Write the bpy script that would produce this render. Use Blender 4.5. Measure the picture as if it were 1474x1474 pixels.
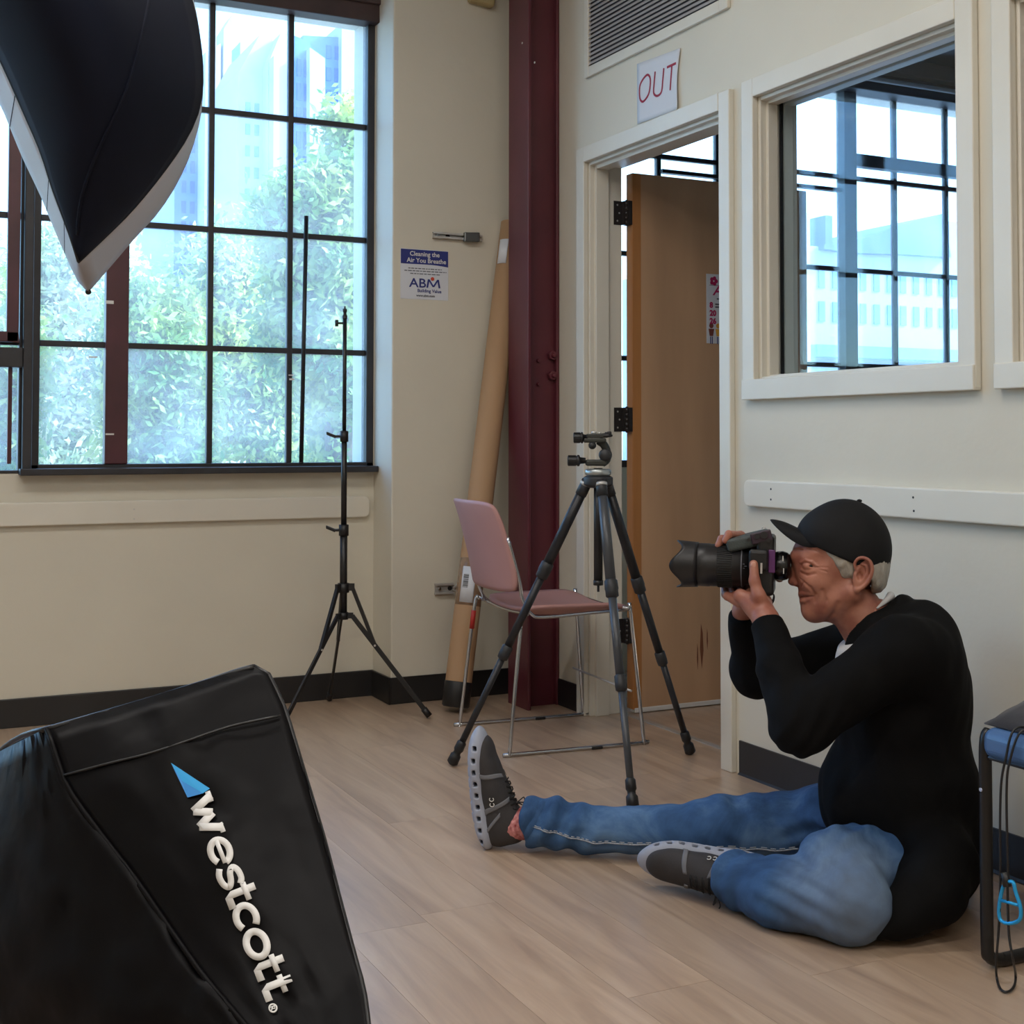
import bpy, bmesh, math, random
import numpy as np
from mathutils import Vector, Matrix, noise
for _o in list(bpy.data.objects): bpy.data.objects.remove(_o)
S = bpy.context.scene
COL = S.collection
pi = math.pi

# ------------------------------------------------------------------ camera
EYE = Vector((0.0, 0.0, 1.02))
FPX, CX, CY = 1900.9, 741.7, 571.6
def cam_rot(rx, ry, rz):
    c, s = math.cos, math.sin
    Ry = np.array([[c(rz), -s(rz), 0], [s(rz), c(rz), 0], [0, 0, 1]])
    B = np.array([[1, 0, 0], [0, 0, -1], [0, 1, 0]]) @ Ry
    P = np.array([[1, 0, 0], [0, c(rx), -s(rx)], [0, s(rx), c(rx)]])
    Q = np.array([[c(ry), -s(ry), 0], [s(ry), c(ry), 0], [0, 0, 1]])
    return Q @ P @ B
CM = cam_rot(-.0317, .001, .4592)
cd = bpy.data.cameras.new('camera_view')
cam = bpy.data.objects.new('camera_view', cd)
COL.objects.link(cam)
cd.sensor_fit = 'HORIZONTAL'; cd.sensor_width = 36
cd.lens = FPX / 1474 * 36
cd.shift_x = (737 - CX) / 1474
cd.shift_y = (CY - 737) / 1474
cd.clip_start = .05; cd.clip_end = 500
mw = Matrix.Identity(4)
for i in range(3):
    mw[i][0] = CM[0][i]; mw[i][1] = -CM[1][i]; mw[i][2] = -CM[2][i]; mw[i][3] = EYE[i]
cam.matrix_world = mw
S.camera = cam
def ray(u, v):
    d = CM.T @ np.array([(u - CX) / FPX, (v - CY) / FPX, 1.0])
    return Vector(d)
def at(u, v, ax, val):
    'the point of the photograph (u, v) on the plane  axis ax = val'
    d = ray(u, v); t = (val - EYE[ax]) / d[ax]
    return EYE + d * t
def dep(u, v, t):
    'the point of the photograph (u, v) at t metres along the view axis'
    return EYE + ray(u, v) * t

# ------------------------------------------------------------------ colour management, world, sun
S.view_settings.view_transform = 'Standard'
S.view_settings.look = 'None'
S.view_settings.exposure = 1.32
S.view_settings.gamma = 1.0
S.view_settings.use_curve_mapping = False
S.cycles.max_bounces = 10
S.cycles.diffuse_bounces = 5
S.cycles.glossy_bounces = 4
S.cycles.transparent_max_bounces = 16
S.cycles.sample_clamp_indirect = 4.0
S.cycles.caustics_reflective = False
S.cycles.caustics_refractive = False
w = bpy.data.worlds.new('sky'); S.world = w
w.use_nodes = True
nt = w.node_tree
sky = nt.nodes.new('ShaderNodeTexSky')
sky.sky_type = 'NISHITA'; sky.sun_disc = False
sky.sun_elevation = math.radians(48); sky.sun_rotation = math.radians(110)
sky.altitude = 20; sky.air_density = 1.0; sky.dust_density = 1.5; sky.ozone_density = 2.0
nt.links.new(sky.outputs[0], nt.nodes['Background'].inputs[0])
nt.nodes['Background'].inputs[1].default_value = 0.50
SUN = bpy.data.lights.new('sun', 'SUN'); SUN.energy = 5.5; SUN.angle = .01; SUN.color = (1, .95, .86)
so = bpy.data.objects.new('sun', SUN); COL.objects.link(so)
so.rotation_mode = 'QUATERNION'; so.rotation_quaternion = Vector((-.80, .30, -.60)).to_track_quat('-Z', 'Y')     # low on the right, grazing the facades
def area(name, loc, rot, sx, sy, energy, color):
    l = bpy.data.lights.new(name, 'AREA'); l.shape = 'RECTANGLE'; l.size = sx; l.size_y = sy
    l.energy = energy; l.color = color
    o = bpy.data.objects.new(name, l); COL.objects.link(o); o.location = loc; o.rotation_euler = rot
    return o

# ------------------------------------------------------------------ helpers
def lin(r, g, b):
    f = lambda x: (x / 255) / 12.92 if x <= 10 else (((x / 255) + .055) / 1.055) ** 2.4
    return (f(r), f(g), f(b), 1)
def mat(name, col, rough=.6, metal=0, spec=.5, bump=0, bscale=40, var=0, vscale=6, coat=0, stretch=None, sheen=0, vcol=None, coord='Object', bdist=.002):
    m = bpy.data.materials.new(name); m.use_nodes = True
    n = m.node_tree.nodes; L = m.node_tree.links
    p = n['Principled BSDF']
    p.inputs['Roughness'].default_value = rough; p.inputs['Metallic'].default_value = metal
    p.inputs['Specular IOR Level'].default_value = spec
    p.inputs['Coat Weight'].default_value = coat
    p.inputs['Sheen Weight'].default_value = sheen
    p.inputs['Base Color'].default_value = col
    if bump or var:
        tc = n.new('ShaderNodeTexCoord'); mp = n.new('ShaderNodeMapping')
        L.new(tc.outputs[coord], mp.inputs[0])
        if stretch: mp.inputs['Scale'].default_value = stretch
    if var:
        t = n.new('ShaderNodeTexNoise'); t.inputs['Scale'].default_value = vscale; t.inputs['Detail'].default_value = 5
        L.new(mp.outputs[0], t.inputs[0])
        r = n.new('ShaderNodeValToRGB')
        r.color_ramp.elements[0].position = .3; r.color_ramp.elements[1].position = .7
        a = tuple(max(0, c * (1 - var)) for c in col[:3]) + (1,)
        b = tuple(vcol) if vcol else tuple(min(1, c * (1 + var)) for c in col[:3]) + (1,)
        r.color_ramp.elements[0].color = a; r.color_ramp.elements[1].color = b
        L.new(t.outputs[0], r.inputs[0]); L.new(r.outputs[0], p.inputs['Base Color'])
    if bump:
        t = n.new('ShaderNodeTexNoise'); t.inputs['Scale'].default_value = bscale; t.inputs['Detail'].default_value = 4
        L.new(mp.outputs[0], t.inputs[0])
        bp = n.new('ShaderNodeBump'); bp.inputs['Strength'].default_value = bump; bp.inputs['Distance'].default_value = bdist
        L.new(t.outputs[0], bp.inputs['Height']); L.new(bp.outputs[0], p.inputs['Normal'])
    return m
def wpos(o):
    v = Matrix.Identity(4); c = []
    while o is not None: c.append(o); o = o.parent
    for x in reversed(c):
        v = v @ Matrix.LocRotScale(x.location, x.rotation_euler, x.scale)
    return v
def link(name, me, m=None, parent=None, local=False):
    if m is not None and not me.materials: me.materials.append(m)
    o = bpy.data.objects.new(name, me); COL.objects.link(o)
    if parent is not None:
        o.parent = parent
        if not local: me.transform(wpos(parent).inverted())
    return o
def tag(o, label=None, cat=None, group=None, kind=None):
    if label: o['label'] = label
    if cat: o['category'] = cat
    if group: o['group'] = group
    if kind: o['kind'] = kind
    return o
def empty(name, loc, label=None, cat=None, group=None, kind=None, rz=0):
    o = bpy.data.objects.new(name, None); COL.objects.link(o); o.location = loc; o.rotation_euler = (0, 0, rz)
    o.empty_display_size = .05
    return tag(o, label, cat, group, kind)
class MB:
    'collects shapes into one mesh'
    def __init__(s): s.v = []; s.f = []; s.sm = []
    def add(s, vs, fs, smooth=False):
        k = len(s.v); s.v += [tuple(v) for v in vs]; s.f += [tuple(i + k for i in f) for f in fs]; s.sm += [smooth] * len(fs)
        return s
    def box(s, x0, x1, y0, y1, z0, z1):
        vs = [(x, y, z) for z in (z0, z1) for y in (y0, y1) for x in (x0, x1)]
        return s.add(vs, [(0, 2, 3, 1), (4, 5, 7, 6), (0, 1, 5, 4), (2, 6, 7, 3), (0, 4, 6, 2), (1, 3, 7, 5)])
    def obox(s, c, ax, ay, az, hx, hy, hz):
        c = Vector(c); ax = Vector(ax).normalized(); ay = Vector(ay).normalized(); az = Vector(az).normalized()
        vs = [c + ax * (hx * i) + ay * (hy * j) + az * (hz * k) for k in (-1, 1) for j in (-1, 1) for i in (-1, 1)]
        return s.add(vs, [(0, 2, 3, 1), (4, 5, 7, 6), (0, 1, 5, 4), (2, 6, 7, 3), (0, 4, 6, 2), (1, 3, 7, 5)])
    def cyl(s, p0, p1, r0, r1=None, n=16, cap=True):
        r1 = r0 if r1 is None else r1
        p0 = Vector(p0); p1 = Vector(p1); d = (p1 - p0).normalized()
        a = d.orthogonal().normalized(); b = d.cross(a)
        vs = [p + (a * math.cos(2 * pi * i / n) + b * math.sin(2 * pi * i / n)) * r for p, r in ((p0, r0), (p1, r1)) for i in range(n)]
        s.add(vs, [(i, (i + 1) % n, n + (i + 1) % n, n + i) for i in range(n)], True)
        if cap: s.add(vs, [tuple(range(n - 1, -1, -1)), tuple(range(n, 2 * n))])
        return s
    def lathe(s, o, ax, prof, n=28):
        'prof: (distance along ax, radius)'
        o = Vector(o); d = Vector(ax).normalized(); a = d.orthogonal().normalized(); b = d.cross(a)
        for (h0, r0), (h1, r1) in zip(prof, prof[1:]):
            vs = [o + d * h + (a * math.cos(2 * pi * i / n) + b * math.sin(2 * pi * i / n)) * r for h, r in ((h0, r0), (h1, r1)) for i in range(n)]
            s.add(vs, [(i, (i + 1) % n, n + (i + 1) % n, n + i) for i in range(n)], True)
        return s
    def tube(s, pts, r, n=10, closed=False, cap=True, sub=0):
        pts = [Vector(p) for p in pts]
        if sub: pts = smooth_path(pts, sub, closed)
        m = len(pts); rr = r if isinstance(r, (list, tuple)) else [r] * m
        if len(rr) != m: rr = list(np.interp(np.linspace(0, 1, m), np.linspace(0, 1, len(rr)), rr))
        T = []
        for i in range(m):
            if closed: t = pts[(i + 1) % m] - pts[i - 1]
            else: t = pts[min(i + 1, m - 1)] - pts[max(i - 1, 0)]
            T.append(t.normalized())
        a = T[0].orthogonal().normalized(); vs = []
        for i in range(m):
            a = (a - T[i] * a.dot(T[i])).normalized(); b = T[i].cross(a)
            vs += [pts[i] + (a * math.cos(2 * pi * k / n) + b * math.sin(2 * pi * k / n)) * rr[i] for k in range(n)]
        fs = []
        for i in range(m if closed else m - 1):
            j = (i + 1) % m
            fs += [(i * n + k, i * n + (k + 1) % n, j * n + (k + 1) % n, j * n + k) for k in range(n)]
        s.add(vs, fs, True)
        if cap and not closed: s.add(vs[:n], [tuple(range(n - 1, -1, -1))]); s.add(vs[-n:], [tuple(range(n))])
        return s
    def prism(s, poly, d):
        'poly: 3-D outline, extruded by vector d'
        poly = [Vector(p) for p in poly]; d = Vector(d); n = len(poly)
        vs = poly + [p + d for p in poly]
        return s.add(vs, [tuple(range(n - 1, -1, -1)), tuple(range(n, 2 * n))] + [(i, (i + 1) % n, n + (i + 1) % n, n + i) for i in range(n)])
    def grid(s, P, smooth=True, closed_u=False):
        'P: rows of points'
        nu = len(P); nv = len(P[0]); vs = [p for r in P for p in r]; fs = []
        for i in range(nu if closed_u else nu - 1):
            j = (i + 1) % nu
            for k in range(nv - 1): fs.append((i * nv + k, i * nv + k + 1, j * nv + k + 1, j * nv + k))
        return s.add(vs, fs, smooth)
    def ball(s, c, rx, ry=None, rz=None, n=14):
        ry = ry or rx; rz = rz or rx; c = Vector(c)
        P = [[c + Vector((rx * math.sin(t) * math.cos(p), ry * math.sin(t) * math.sin(p), rz * math.cos(t))) for t in [pi * (k + .001) / n * .9998 for k in range(n + 1)]] for p in [2 * pi * i / (n + 4) for i in range(n + 4)]]
        return s.grid(P, True, True)
    def build(s, name, m, parent=None, bevel=0, subsurf=0, solid=0, local=False, bseg=2):
        me = bpy.data.meshes.new(name); me.from_pydata(s.v, [], s.f)
        me.polygons.foreach_set('use_smooth', s.sm)
        bm = bmesh.new(); bm.from_mesh(me)
        bmesh.ops.remove_doubles(bm, verts=bm.verts, dist=1e-6)
        bmesh.ops.recalc_face_normals(bm, faces=bm.faces); bm.to_mesh(me); bm.free()
        me.update()
        o = link(name, me, m, parent, local)
        if solid: q = o.modifiers.new('solid', 'SOLIDIFY'); q.thickness = solid; q.offset = 0
        if bevel:
            q = o.modifiers.new('bevel', 'BEVEL'); q.width = bevel; q.segments = bseg; q.limit_method = 'ANGLE'; q.angle_limit = .6
        if subsurf: q = o.modifiers.new('sub', 'SUBSURF'); q.levels = subsurf; q.render_levels = subsurf
        return o
def smooth_path(P, k, closed=False):
    n = len(P); out = []
    rng = range(n) if closed else range(n - 1)
    for i in rng:
        p0 = P[i - 1] if (closed or i > 0) else P[0] * 2 - P[1]
        p1 = P[i]; p2 = P[(i + 1) % n]
        p3 = P[(i + 2) % n] if (closed or i + 2 < n) else P[-1] * 2 - P[-2]
        for j in range(k):
            t = j / k
            out.append(((p1 * 2) + (p2 - p0) * t + (p0 * 2 - p1 * 5 + p2 * 4 - p3) * t * t + (p1 * 3 - p0 - p2 * 3 + p3) * t ** 3) * .5)
    if not closed: out.append(P[-1])
    return out
def text(s, size, m, o, ux, uy, name='lettering', parent=None, align='CENTER', bold=0, ext=.0006, shear=0, space=1, sx=1):
    'flat lettering: o origin, ux reading direction, uy up direction'
    cu = bpy.data.curves.new(name, 'FONT'); cu.body = s; cu.size = size; cu.align_x = align; cu.offset = bold; cu.shear = shear
    cu.space_character = space; cu.extrude = ext; cu.resolution_u = 3
    ob = bpy.data.objects.new(name, cu); COL.objects.link(ob)
    dg = bpy.context.evaluated_depsgraph_get()
    me = bpy.data.meshes.new_from_object(ob.evaluated_get(dg))
    bpy.data.objects.remove(ob)
    ux = Vector(ux).normalized(); uy = Vector(uy); uy = (uy - ux * uy.dot(ux)).normalized(); uz = ux.cross(uy)
    M = Matrix.Identity(4)
    for i in range(3): M[i][0] = ux[i] * sx; M[i][1] = uy[i]; M[i][2] = uz[i]; M[i][3] = o[i]
    me.transform(M)
    me.materials.clear()
    return link(name, me, m, parent)

# ------------------------------------------------------------------ materials
M_WALL = mat('cream_wall', lin(208, 203, 188), .62, bump=.5, bscale=9, var=.05, vscale=1.3, bdist=.006)
M_TRIM = mat('cream_trim_paint', lin(214, 210, 198), .38, bump=.12, bscale=30, var=.04, vscale=3)
M_CEIL = mat('ceiling_paint', lin(215, 212, 204), .8)
M_RUB = mat('black_rubber_base', lin(30, 29, 30), .42, bump=.1, bscale=60, var=.2, vscale=4)
M_STEELP = mat('black_painted_steel', lin(40, 40, 44), .5, bump=.15, bscale=60, var=.3, vscale=9)
M_MUNT = mat('dark_maroon_steel', lin(72, 34, 42), .42, bump=.25, bscale=25, var=.25, vscale=5)
M_MAROON = mat('maroon_gloss_paint', lin(88, 36, 46), .36, bump=.3, bscale=18, var=.2, vscale=3.5)
M_BLK = mat('black_metal', lin(22, 22, 24), .4, 0, .5)
M_BLKP = mat('black_plastic', lin(20, 20, 22), .45, var=.2, vscale=30)
M_CHROME = mat('chrome', lin(190, 192, 196), .18, 1)
M_STEEL = mat('brushed_steel', lin(196, 194, 190), .42, .55, bump=.1, bscale=80)
M_GREYW = mat('grey_paint', lin(120, 128, 136), .5)
M_PAPER = mat('white_paper', lin(208, 212, 220), .7)
M_RED = mat('maroon_marker_ink', lin(150, 22, 52), .6)
M_NAVY = mat('navy_print', lin(38, 48, 120), .6)
M_GREYT = mat('grey_print', lin(92, 94, 104), .6)
M_WHT = mat('white_print', lin(215, 214, 212), .55)
def glass_mat(name, haze=.05, tint=(.93, .97, 1)):
    m = bpy.data.materials.new(name); m.use_nodes = True; n = m.node_tree.nodes; L = m.node_tree.links; n.clear()
    out = n.new('ShaderNodeOutputMaterial'); tr = n.new('ShaderNodeBsdfTransparent'); gl = n.new('ShaderNodeBsdfGlossy')
    tr.inputs[0].default_value = tint + (1,); gl.inputs['Roughness'].default_value = .02
    lw = n.new('ShaderNodeLayerWeight'); pw = n.new('ShaderNodeMath'); pw.operation = 'POWER'; pw.inputs[1].default_value = 4; L.new(lw.outputs['Facing'], pw.inputs[0])
    fr = n.new('ShaderNodeMath'); fr.operation = 'MULTIPLY_ADD'; fr.inputs[1].default_value = .8; fr.inputs[2].default_value = .03; L.new(pw.outputs[0], fr.inputs[0])
    mx = n.new('ShaderNodeMixShader'); L.new(fr.outputs[0], mx.inputs[0]); L.new(tr.outputs[0], mx.inputs[1]); L.new(gl.outputs[0], mx.inputs[2])
    tl = n.new('ShaderNodeBsdfTranslucent'); tl.inputs[0].default_value = (.92, .96, .97, 1)
    tc = n.new('ShaderNodeTexCoord'); nz = n.new('ShaderNodeTexNoise'); nz.inputs['Scale'].default_value = 3; nz.inputs['Detail'].default_value = 6
    L.new(tc.outputs['Object'], nz.inputs[0])
    mr = n.new('ShaderNodeMapRange'); mr.inputs[1].default_value = .3; mr.inputs[2].default_value = .8; mr.inputs[3].default_value = haze * .5; mr.inputs[4].default_value = haze * 1.6
    L.new(nz.outputs[0], mr.inputs[0])
    m2 = n.new('ShaderNodeMixShader'); L.new(mr.outputs[0], m2.inputs[0]); L.new(mx.outputs[0], m2.inputs[1]); L.new(tl.outputs[0], m2.inputs[2])
    L.new(m2.outputs[0], out.inputs[0])
    return m
M_GLASS = glass_mat('dusty_glare_glass', .15, (.76, .92, 1.0))  # dusty glass with veiling glare and sky cyan painted into haze and tint
M_GLASS2 = glass_mat('interior_glass', .02, (.90, .96, 1.0))

LAMP_W = 8.0
ZC = 3.35
# ceiling luminaires (behind and above the camera, outside the frame) : the room's own lamps
M_LAMP = bpy.data.materials.new('lamp_tube'); M_LAMP.use_nodes = True
_n = M_LAMP.node_tree.nodes; _n['Principled BSDF'].inputs['Emission Color'].default_value = (1, .95, .9, 1); _n['Principled BSDF'].inputs['Emission Strength'].default_value = 3
for k, (x, y) in enumerate([(-.9, .3), (-.9, -1.2), (1.0, .3), (1.0, -1.2), (.6,2.6), (-1.0,2.9)]):
    r = empty('ceiling_light', (x, y, ZC), 'long fluorescent ceiling luminaire %s' % ['ahead on the left', 'rear left', 'ahead on the right', 'rear right', 'above the seated man', 'above the softboxes'][k], 'lamp', 'ceiling luminaires')
    MB().box(x - .62, x + .62, y - .1, y + .1, ZC - .07, ZC).build('housing', M_CEIL, r)
    MB().box(x - .60, x + .60, y - .08, y + .08, ZC - .078, ZC - .0705).build('diffuser', M_LAMP, r)
    area('ceiling_lamp', (x, y, ZC - .085), (0, 0, 0), 1.2, .16, LAMP_W, (1, .95, .90))

# ------------------------------------------------------------------ the room shell
XR, XR2 = 2.417, 2.555           # right wall, its two faces
YW = 4.995                       # window wall
YP = 4.794                       # front of the pier
ZC = 3.35
XL, YB = -3.2, -2.6
# floor: a base slab with plank pieces on it
def plank_mat(name, k):
    m = bpy.data.materials.new(name); m.use_nodes = True; n = m.node_tree.nodes; L = m.node_tree.links
    p = n['Principled BSDF']; p.inputs['Roughness'].default_value = .36; p.inputs['Specular IOR Level'].default_value = .8; p.inputs['Coat Weight'].default_value = .8; p.inputs['Coat Roughness'].default_value = .32
    tc = n.new('ShaderNodeTexCoord'); mp = n.new('ShaderNodeMapping'); oi = n.new('ShaderNodeObjectInfo')
    L.new(tc.outputs['Object'], mp.inputs[0]); mp.inputs['Scale'].default_value = (9, .8, 1)
    mul = n.new('ShaderNodeVectorMath'); mul.operation = 'SCALE'; mul.inputs[0].default_value = (37, 91, 13); L.new(oi.outputs['Random'], mul.inputs['Scale'])
    L.new(mul.outputs[0], mp.inputs['Location'])
    nz = n.new('ShaderNodeTexNoise'); nz.inputs['Scale'].default_value = 1.6; nz.inputs['Detail'].default_value = 8; nz.inputs['Roughness'].default_value = .6; nz.inputs['Distortion'].default_value = 1.2
    L.new(mp.outputs[0], nz.inputs[0])
    cr = n.new('ShaderNodeValToRGB'); e = cr.color_ramp.elements
    e[0].position = .25; e[0].color = lin(152, 126, 106); e[1].position = .75; e[1].color = lin(204, 180, 156)
    q = e.new(.5); q.color = lin(182, 156, 132)
    L.new(nz.outputs[0], cr.inputs[0])
    hs = n.new('ShaderNodeHueSaturation'); mr = n.new('ShaderNodeMapRange')
    mr.inputs[3].default_value = .93; mr.inputs[4].default_value = 1.06
    L.new(oi.outputs['Random'], mr.inputs[0]); L.new(mr.outputs[0], hs.inputs['Value']); L.new(cr.outputs[0], hs.inputs['Color'])
    L.new(hs.outputs[0], p.inputs['Base Color'])
    bp = n.new('ShaderNodeBump'); bp.inputs['Strength'].default_value = .12; bp.inputs['Distance'].default_value = .002
    L.new(nz.outputs[0], bp.inputs['Height']); L.new(bp.outputs[0], p.inputs['Normal'])
    return m
M_PLANK = plank_mat('light_brown_vinyl_plank', 0)
fl = MB().box(XL, 6.2, YB, 5.2, -.12, -.0035).build('floor', mat('floor_underlay', lin(150, 128, 108), .6, var=.1, vscale=3)); tag(fl, kind='structure')
random.seed(4)
PW, PL_ = .182, 1.22
nplk = 0
x = -.37
protos = {}
while x < XR2 + .9:
    y = 1.15 - random.random() * PL_
    while y < YW:
        y0, y1 = max(y, 1.15), min(y + PL_, YW)
        x1 = x + PW
        if x > XR - .1 : y0, y1 = max(y0, 3.0), y1
        if y1 - y0 > .06:
            key = (round(x1 - x, 3), round(y1 - y0, 3))
            if key not in protos:
                g = .0003
                m_ = MB().box(-key[0] / 2 + g, key[0] / 2 - g, -key[1] / 2 + g, key[1] / 2 - g, -.0035, 0)
                o = m_.build('plank', M_PLANK, None); protos[key] = o.data
            else:
                o = bpy.data.objects.new('plank', protos[key]); COL.objects.link(o)
            o.parent = fl; o.location = ((x + x1) / 2, (y0 + y1) / 2, 0); nplk += 1
        y += PL_
    x += PW
ce = MB().box(XL, XR, YB, 5.2, ZC, ZC + .1).build('ceiling', M_CEIL); tag(ce, kind='structure')
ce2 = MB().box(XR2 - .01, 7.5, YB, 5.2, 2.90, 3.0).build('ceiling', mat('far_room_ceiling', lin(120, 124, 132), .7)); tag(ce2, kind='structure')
# window wall (front), with the openings of window_1/window_2 and of the neighbouring room
Z0, Z1 = .897, 2.74
wf = MB()
wf.box(XL, 7.5, YW, YW + .25, -.1, Z0)
wf.box(XL, 7.5, YW, YW + .25, Z1, ZC + .1)
wf.box(1.836, 2.93, YW, YW + .25, Z0, Z1)
wf.box(5.75, 7.5, YW, YW + .25, Z0, Z1)
wf.box(XL, -2.6, YW, YW + .25, Z0, Z1)
wf = wf.build('wall_front', M_WALL); tag(wf, kind='structure')
pier = MB().box(1.838, XR, YP, YW + .01, 0, ZC).build('wall_pier', M_WALL, bevel=.006); tag(pier, kind='structure')
# right wall with door and interior window openings
DY0, DY1, DZ = 3.412, 4.276, 2.052
WY0, WY1, WZ0, WZ1 = 2.410, 3.233, 1.200, 2.055
VY0, VY1 = 1.34, 2.236           # next interior window
wr = MB()
wr.box(XR, XR2, YB, VY0, 0, ZC); wr.box(XR, XR2, VY0, VY1, 0, WZ0); wr.box(XR, XR2, VY0, VY1, WZ1, ZC)
wr.box(XR, XR2, VY1, WY0, 0, ZC); wr.box(XR, XR2, WY0, WY1, 0, WZ0); wr.box(XR, XR2, WY0, WY1, WZ1, ZC)
wr.box(XR, XR2, WY1, DY0, 0, ZC); wr.box(XR, XR2, DY0, DY1, DZ, ZC); wr.box(XR, XR2, DY1, YW, 0, ZC)
wr = wr.build('wall_right', M_WALL); tag(wr, kind='structure')
wb = MB().box(XL, 7.5, YB - .15, YB, 0, ZC).build('wall_back', M_WALL); tag(wb, kind='structure')
wl = MB().box(XL - .15, XL, YB, YW, 0, ZC).build('wall_left', M_WALL); tag(wl, kind='structure')
we = MB().box(7.5, 7.65, YB, YW, 0, 3.0).build('wall_far_room', M_WALL); tag(we, kind='structure')
# skirting
H = .102
bb = MB().box(XL, 1.838, YW - .010, YW, 0, H).build('baseboard_front', M_RUB, bevel=.003); tag(bb, kind='structure')
bb = MB().box(1.828, 1.838, YP - .01, YW, 0, H).box(1.828, XR, YP - .01, YP, 0, H).build('baseboard_pier', M_RUB, bevel=.003); tag(bb, kind='structure')
bb = MB().box(XR - .008, XR, 4.335, YP - .01, 0, H).build('baseboard_corner', M_RUB, bevel=.003); tag(bb, kind='structure')
cove = MB()
cove.prism([(XR - .006, YB, 0), (XR - .006, YB, H), (XR, YB, H), (XR, YB, 0)], (0, 3.335 - YB, 0)).prism([(XR - .012, YB, 0), (XR - .006, YB, .006), (XR - .006, YB, 0)], (0, 3.335 - YB, 0))
bb = cove.build('baseboard_right', M_RUB); tag(bb, kind='structure')

# timber rails at chair height
def rail(name, z0, z1, face, a0, a1, axis, screws):
    n = 8; r = .022; pts = []
    # outline with rounded end at a1 side (and a0)
    def cor(cx, cz, s0):
        return [(cx + r * math.cos(t), cz + r * math.sin(t)) for t in [s0 + pi / 2 * i / n for i in range(n + 1)]]
    out = cor(a1 - r, z0 + r, -pi / 2) + cor(a1 - r, z1 - r, 0) + cor(a0 + r, z1 - r, pi / 2) + cor(a0 + r, z0 + r, pi)
    if axis == 0: poly = [(p, face, q) for p, q in out]; d = (0, -.022, 0)
    else: poly = [(face, p, q) for p, q in out]; d = (-.022, 0, 0)
    o = MB().prism(poly, d).build(name, M_TRIM, bevel=.005, bseg=3); tag(o, kind='structure')
    for (u, v) in screws:
        p = at(u, v, 1 if axis == 0 else 0, face - .022)
        dd = Vector((0, 1, 0)) if axis == 0 else Vector((1, 0, 0))
        MB().cyl(p - dd * .0006, p + dd * .002, .0032, n=10).build('screw', M_BLK if axis else M_STEEL, o)
rail('trim_1', .709, .793, YW, -2.6, 1.815, 0, [(193, 733), (193, 747)])
rail('trim_2', .818, .898, XR, -2.2, 3.285, 1, [(1109.7, 704), (1109.7, 719), (1314.5, 716), (1315.5, 735.5)])

# ------------------------------------------------------------------ steel windows
def steel_window(name, xs, zs, y=YW + .03, skip=(), mun=.022, fr=.03, mats=(M_STEELP, M_STEELP, M_GLASS), thick=(), split=()):
    'xs, zs: bar positions; panes between them'
    root = empty(name, (xs[0], y, zs[0]), kind='structure')
    f = MB(); a, b = xs[0], xs[-1]; c, d = zs[0], zs[-1]
    f.box(a, a + fr, y - .03, y + .03, c, d).box(b - fr, b, y - .03, y + .03, c, d).box(a, b, y - .03, y + .03, c - .005, c + fr).box(a, b, y - .03, y + .03, d - fr, d)
    f.build('frame', mats[0], root, bevel=.003)
    for x in xs[1:-1]:
        wd = dict(thick).get(x, mun)
        if wd: MB().box(x - wd / 2, x + wd / 2, y - (.035 if wd > .05 else .014), y + .014, c + fr, d - fr).build('mullion' if wd > .05 else 'muntin', M_MUNT if wd > .05 else mats[1], root, bevel=.003)
    for z in zs[1:-1]:
        wd = dict(thick).get(z, mun)
        MB().box(a + fr, b - fr, y - .012, y + .012, z - wd / 2, z + wd / 2).build('muntin', mats[1], root, bevel=.003)
    for i in range(len(xs) - 1):
        for j in range(len(zs) - 1):
            MB().box(xs[i] + .004, xs[i + 1] - .004, y - .002, y + .002, zs[j] + .004, zs[j + 1] - .004).build('pane', mats[2], root)
    return root
ZS = [.897, 1.364, 1.819, 2.277, 2.74]
W1 = steel_window('window_1', [.538, .836, 1.183, 1.494, 1.836], ZS, thick=((.836, .082),))
# bits of tape stuck on the glass
for (u, v, w_, h_) in [(158, 625, .03, .006), (158, 435, .028, .012), (134, 514, .03, .005), (420, 546, .02, .007), (419, 540, .02, .004)]:
    p = at(u, v, 1, YW - .006)
    MB().box(p.x - w_ / 2, p.x + w_ / 2, p.y - .0006, p.y, p.z - h_ / 2, p.z + h_ / 2).build('tape_scrap', M_WHT, W1)
# heavy post between the two units
o = MB().box(.508, .540, YW - .04, YW + .08, Z0, Z1).build('trim_3', M_STEELP, bevel=.004); tag(o, kind='structure')
# window_2: outer bar grid, with an opening sash in front
W2 = steel_window('window_2', [-2.6, -2.2, -1.8, -1.4, -1.0, -.62, -.3, 0.06, .508], ZS, mun=.022, fr=.010)
sash = MB()
zb, zt, xa, xb, ys = 1.362, 2.30, -.33, .492, YW - .012
sash.box(xa, xb, ys - .02, ys + .014, zb, zb + .036).box(xa, xb, ys - .02, ys + .014, zt - .05, zt).box(xb - .040, xb, ys - .02, ys + .014, zb, zt).box(xa, xa + .05, ys - .02, ys + .014, zb, zt)
sash.build('sash', M_MUNT, W2, bevel=.003)
MB().box(-.4, .508, YW - .03, YW + .02, 1.272, 1.342).build('transom_bar', M_STEELP, W2, bevel=.003)
MB().box(.462, .476, YW + .0, YW + .02, .93, 1.275).build('stay', M_MUNT, W2)
# head of the big window: dark projecting steel
o = MB().box(-2.6, 1.85, YW - .045, YW + .04, 2.69, 2.785).box(-2.6, 1.85, YW - .06, YW, 2.76, 2.785).build('trim_4', mat('brown_painted_steel', lin(62, 46, 46), .5, bump=.3, bscale=20, var=.3, vscale=7), bevel=.004); tag(o, kind='structure')
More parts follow.
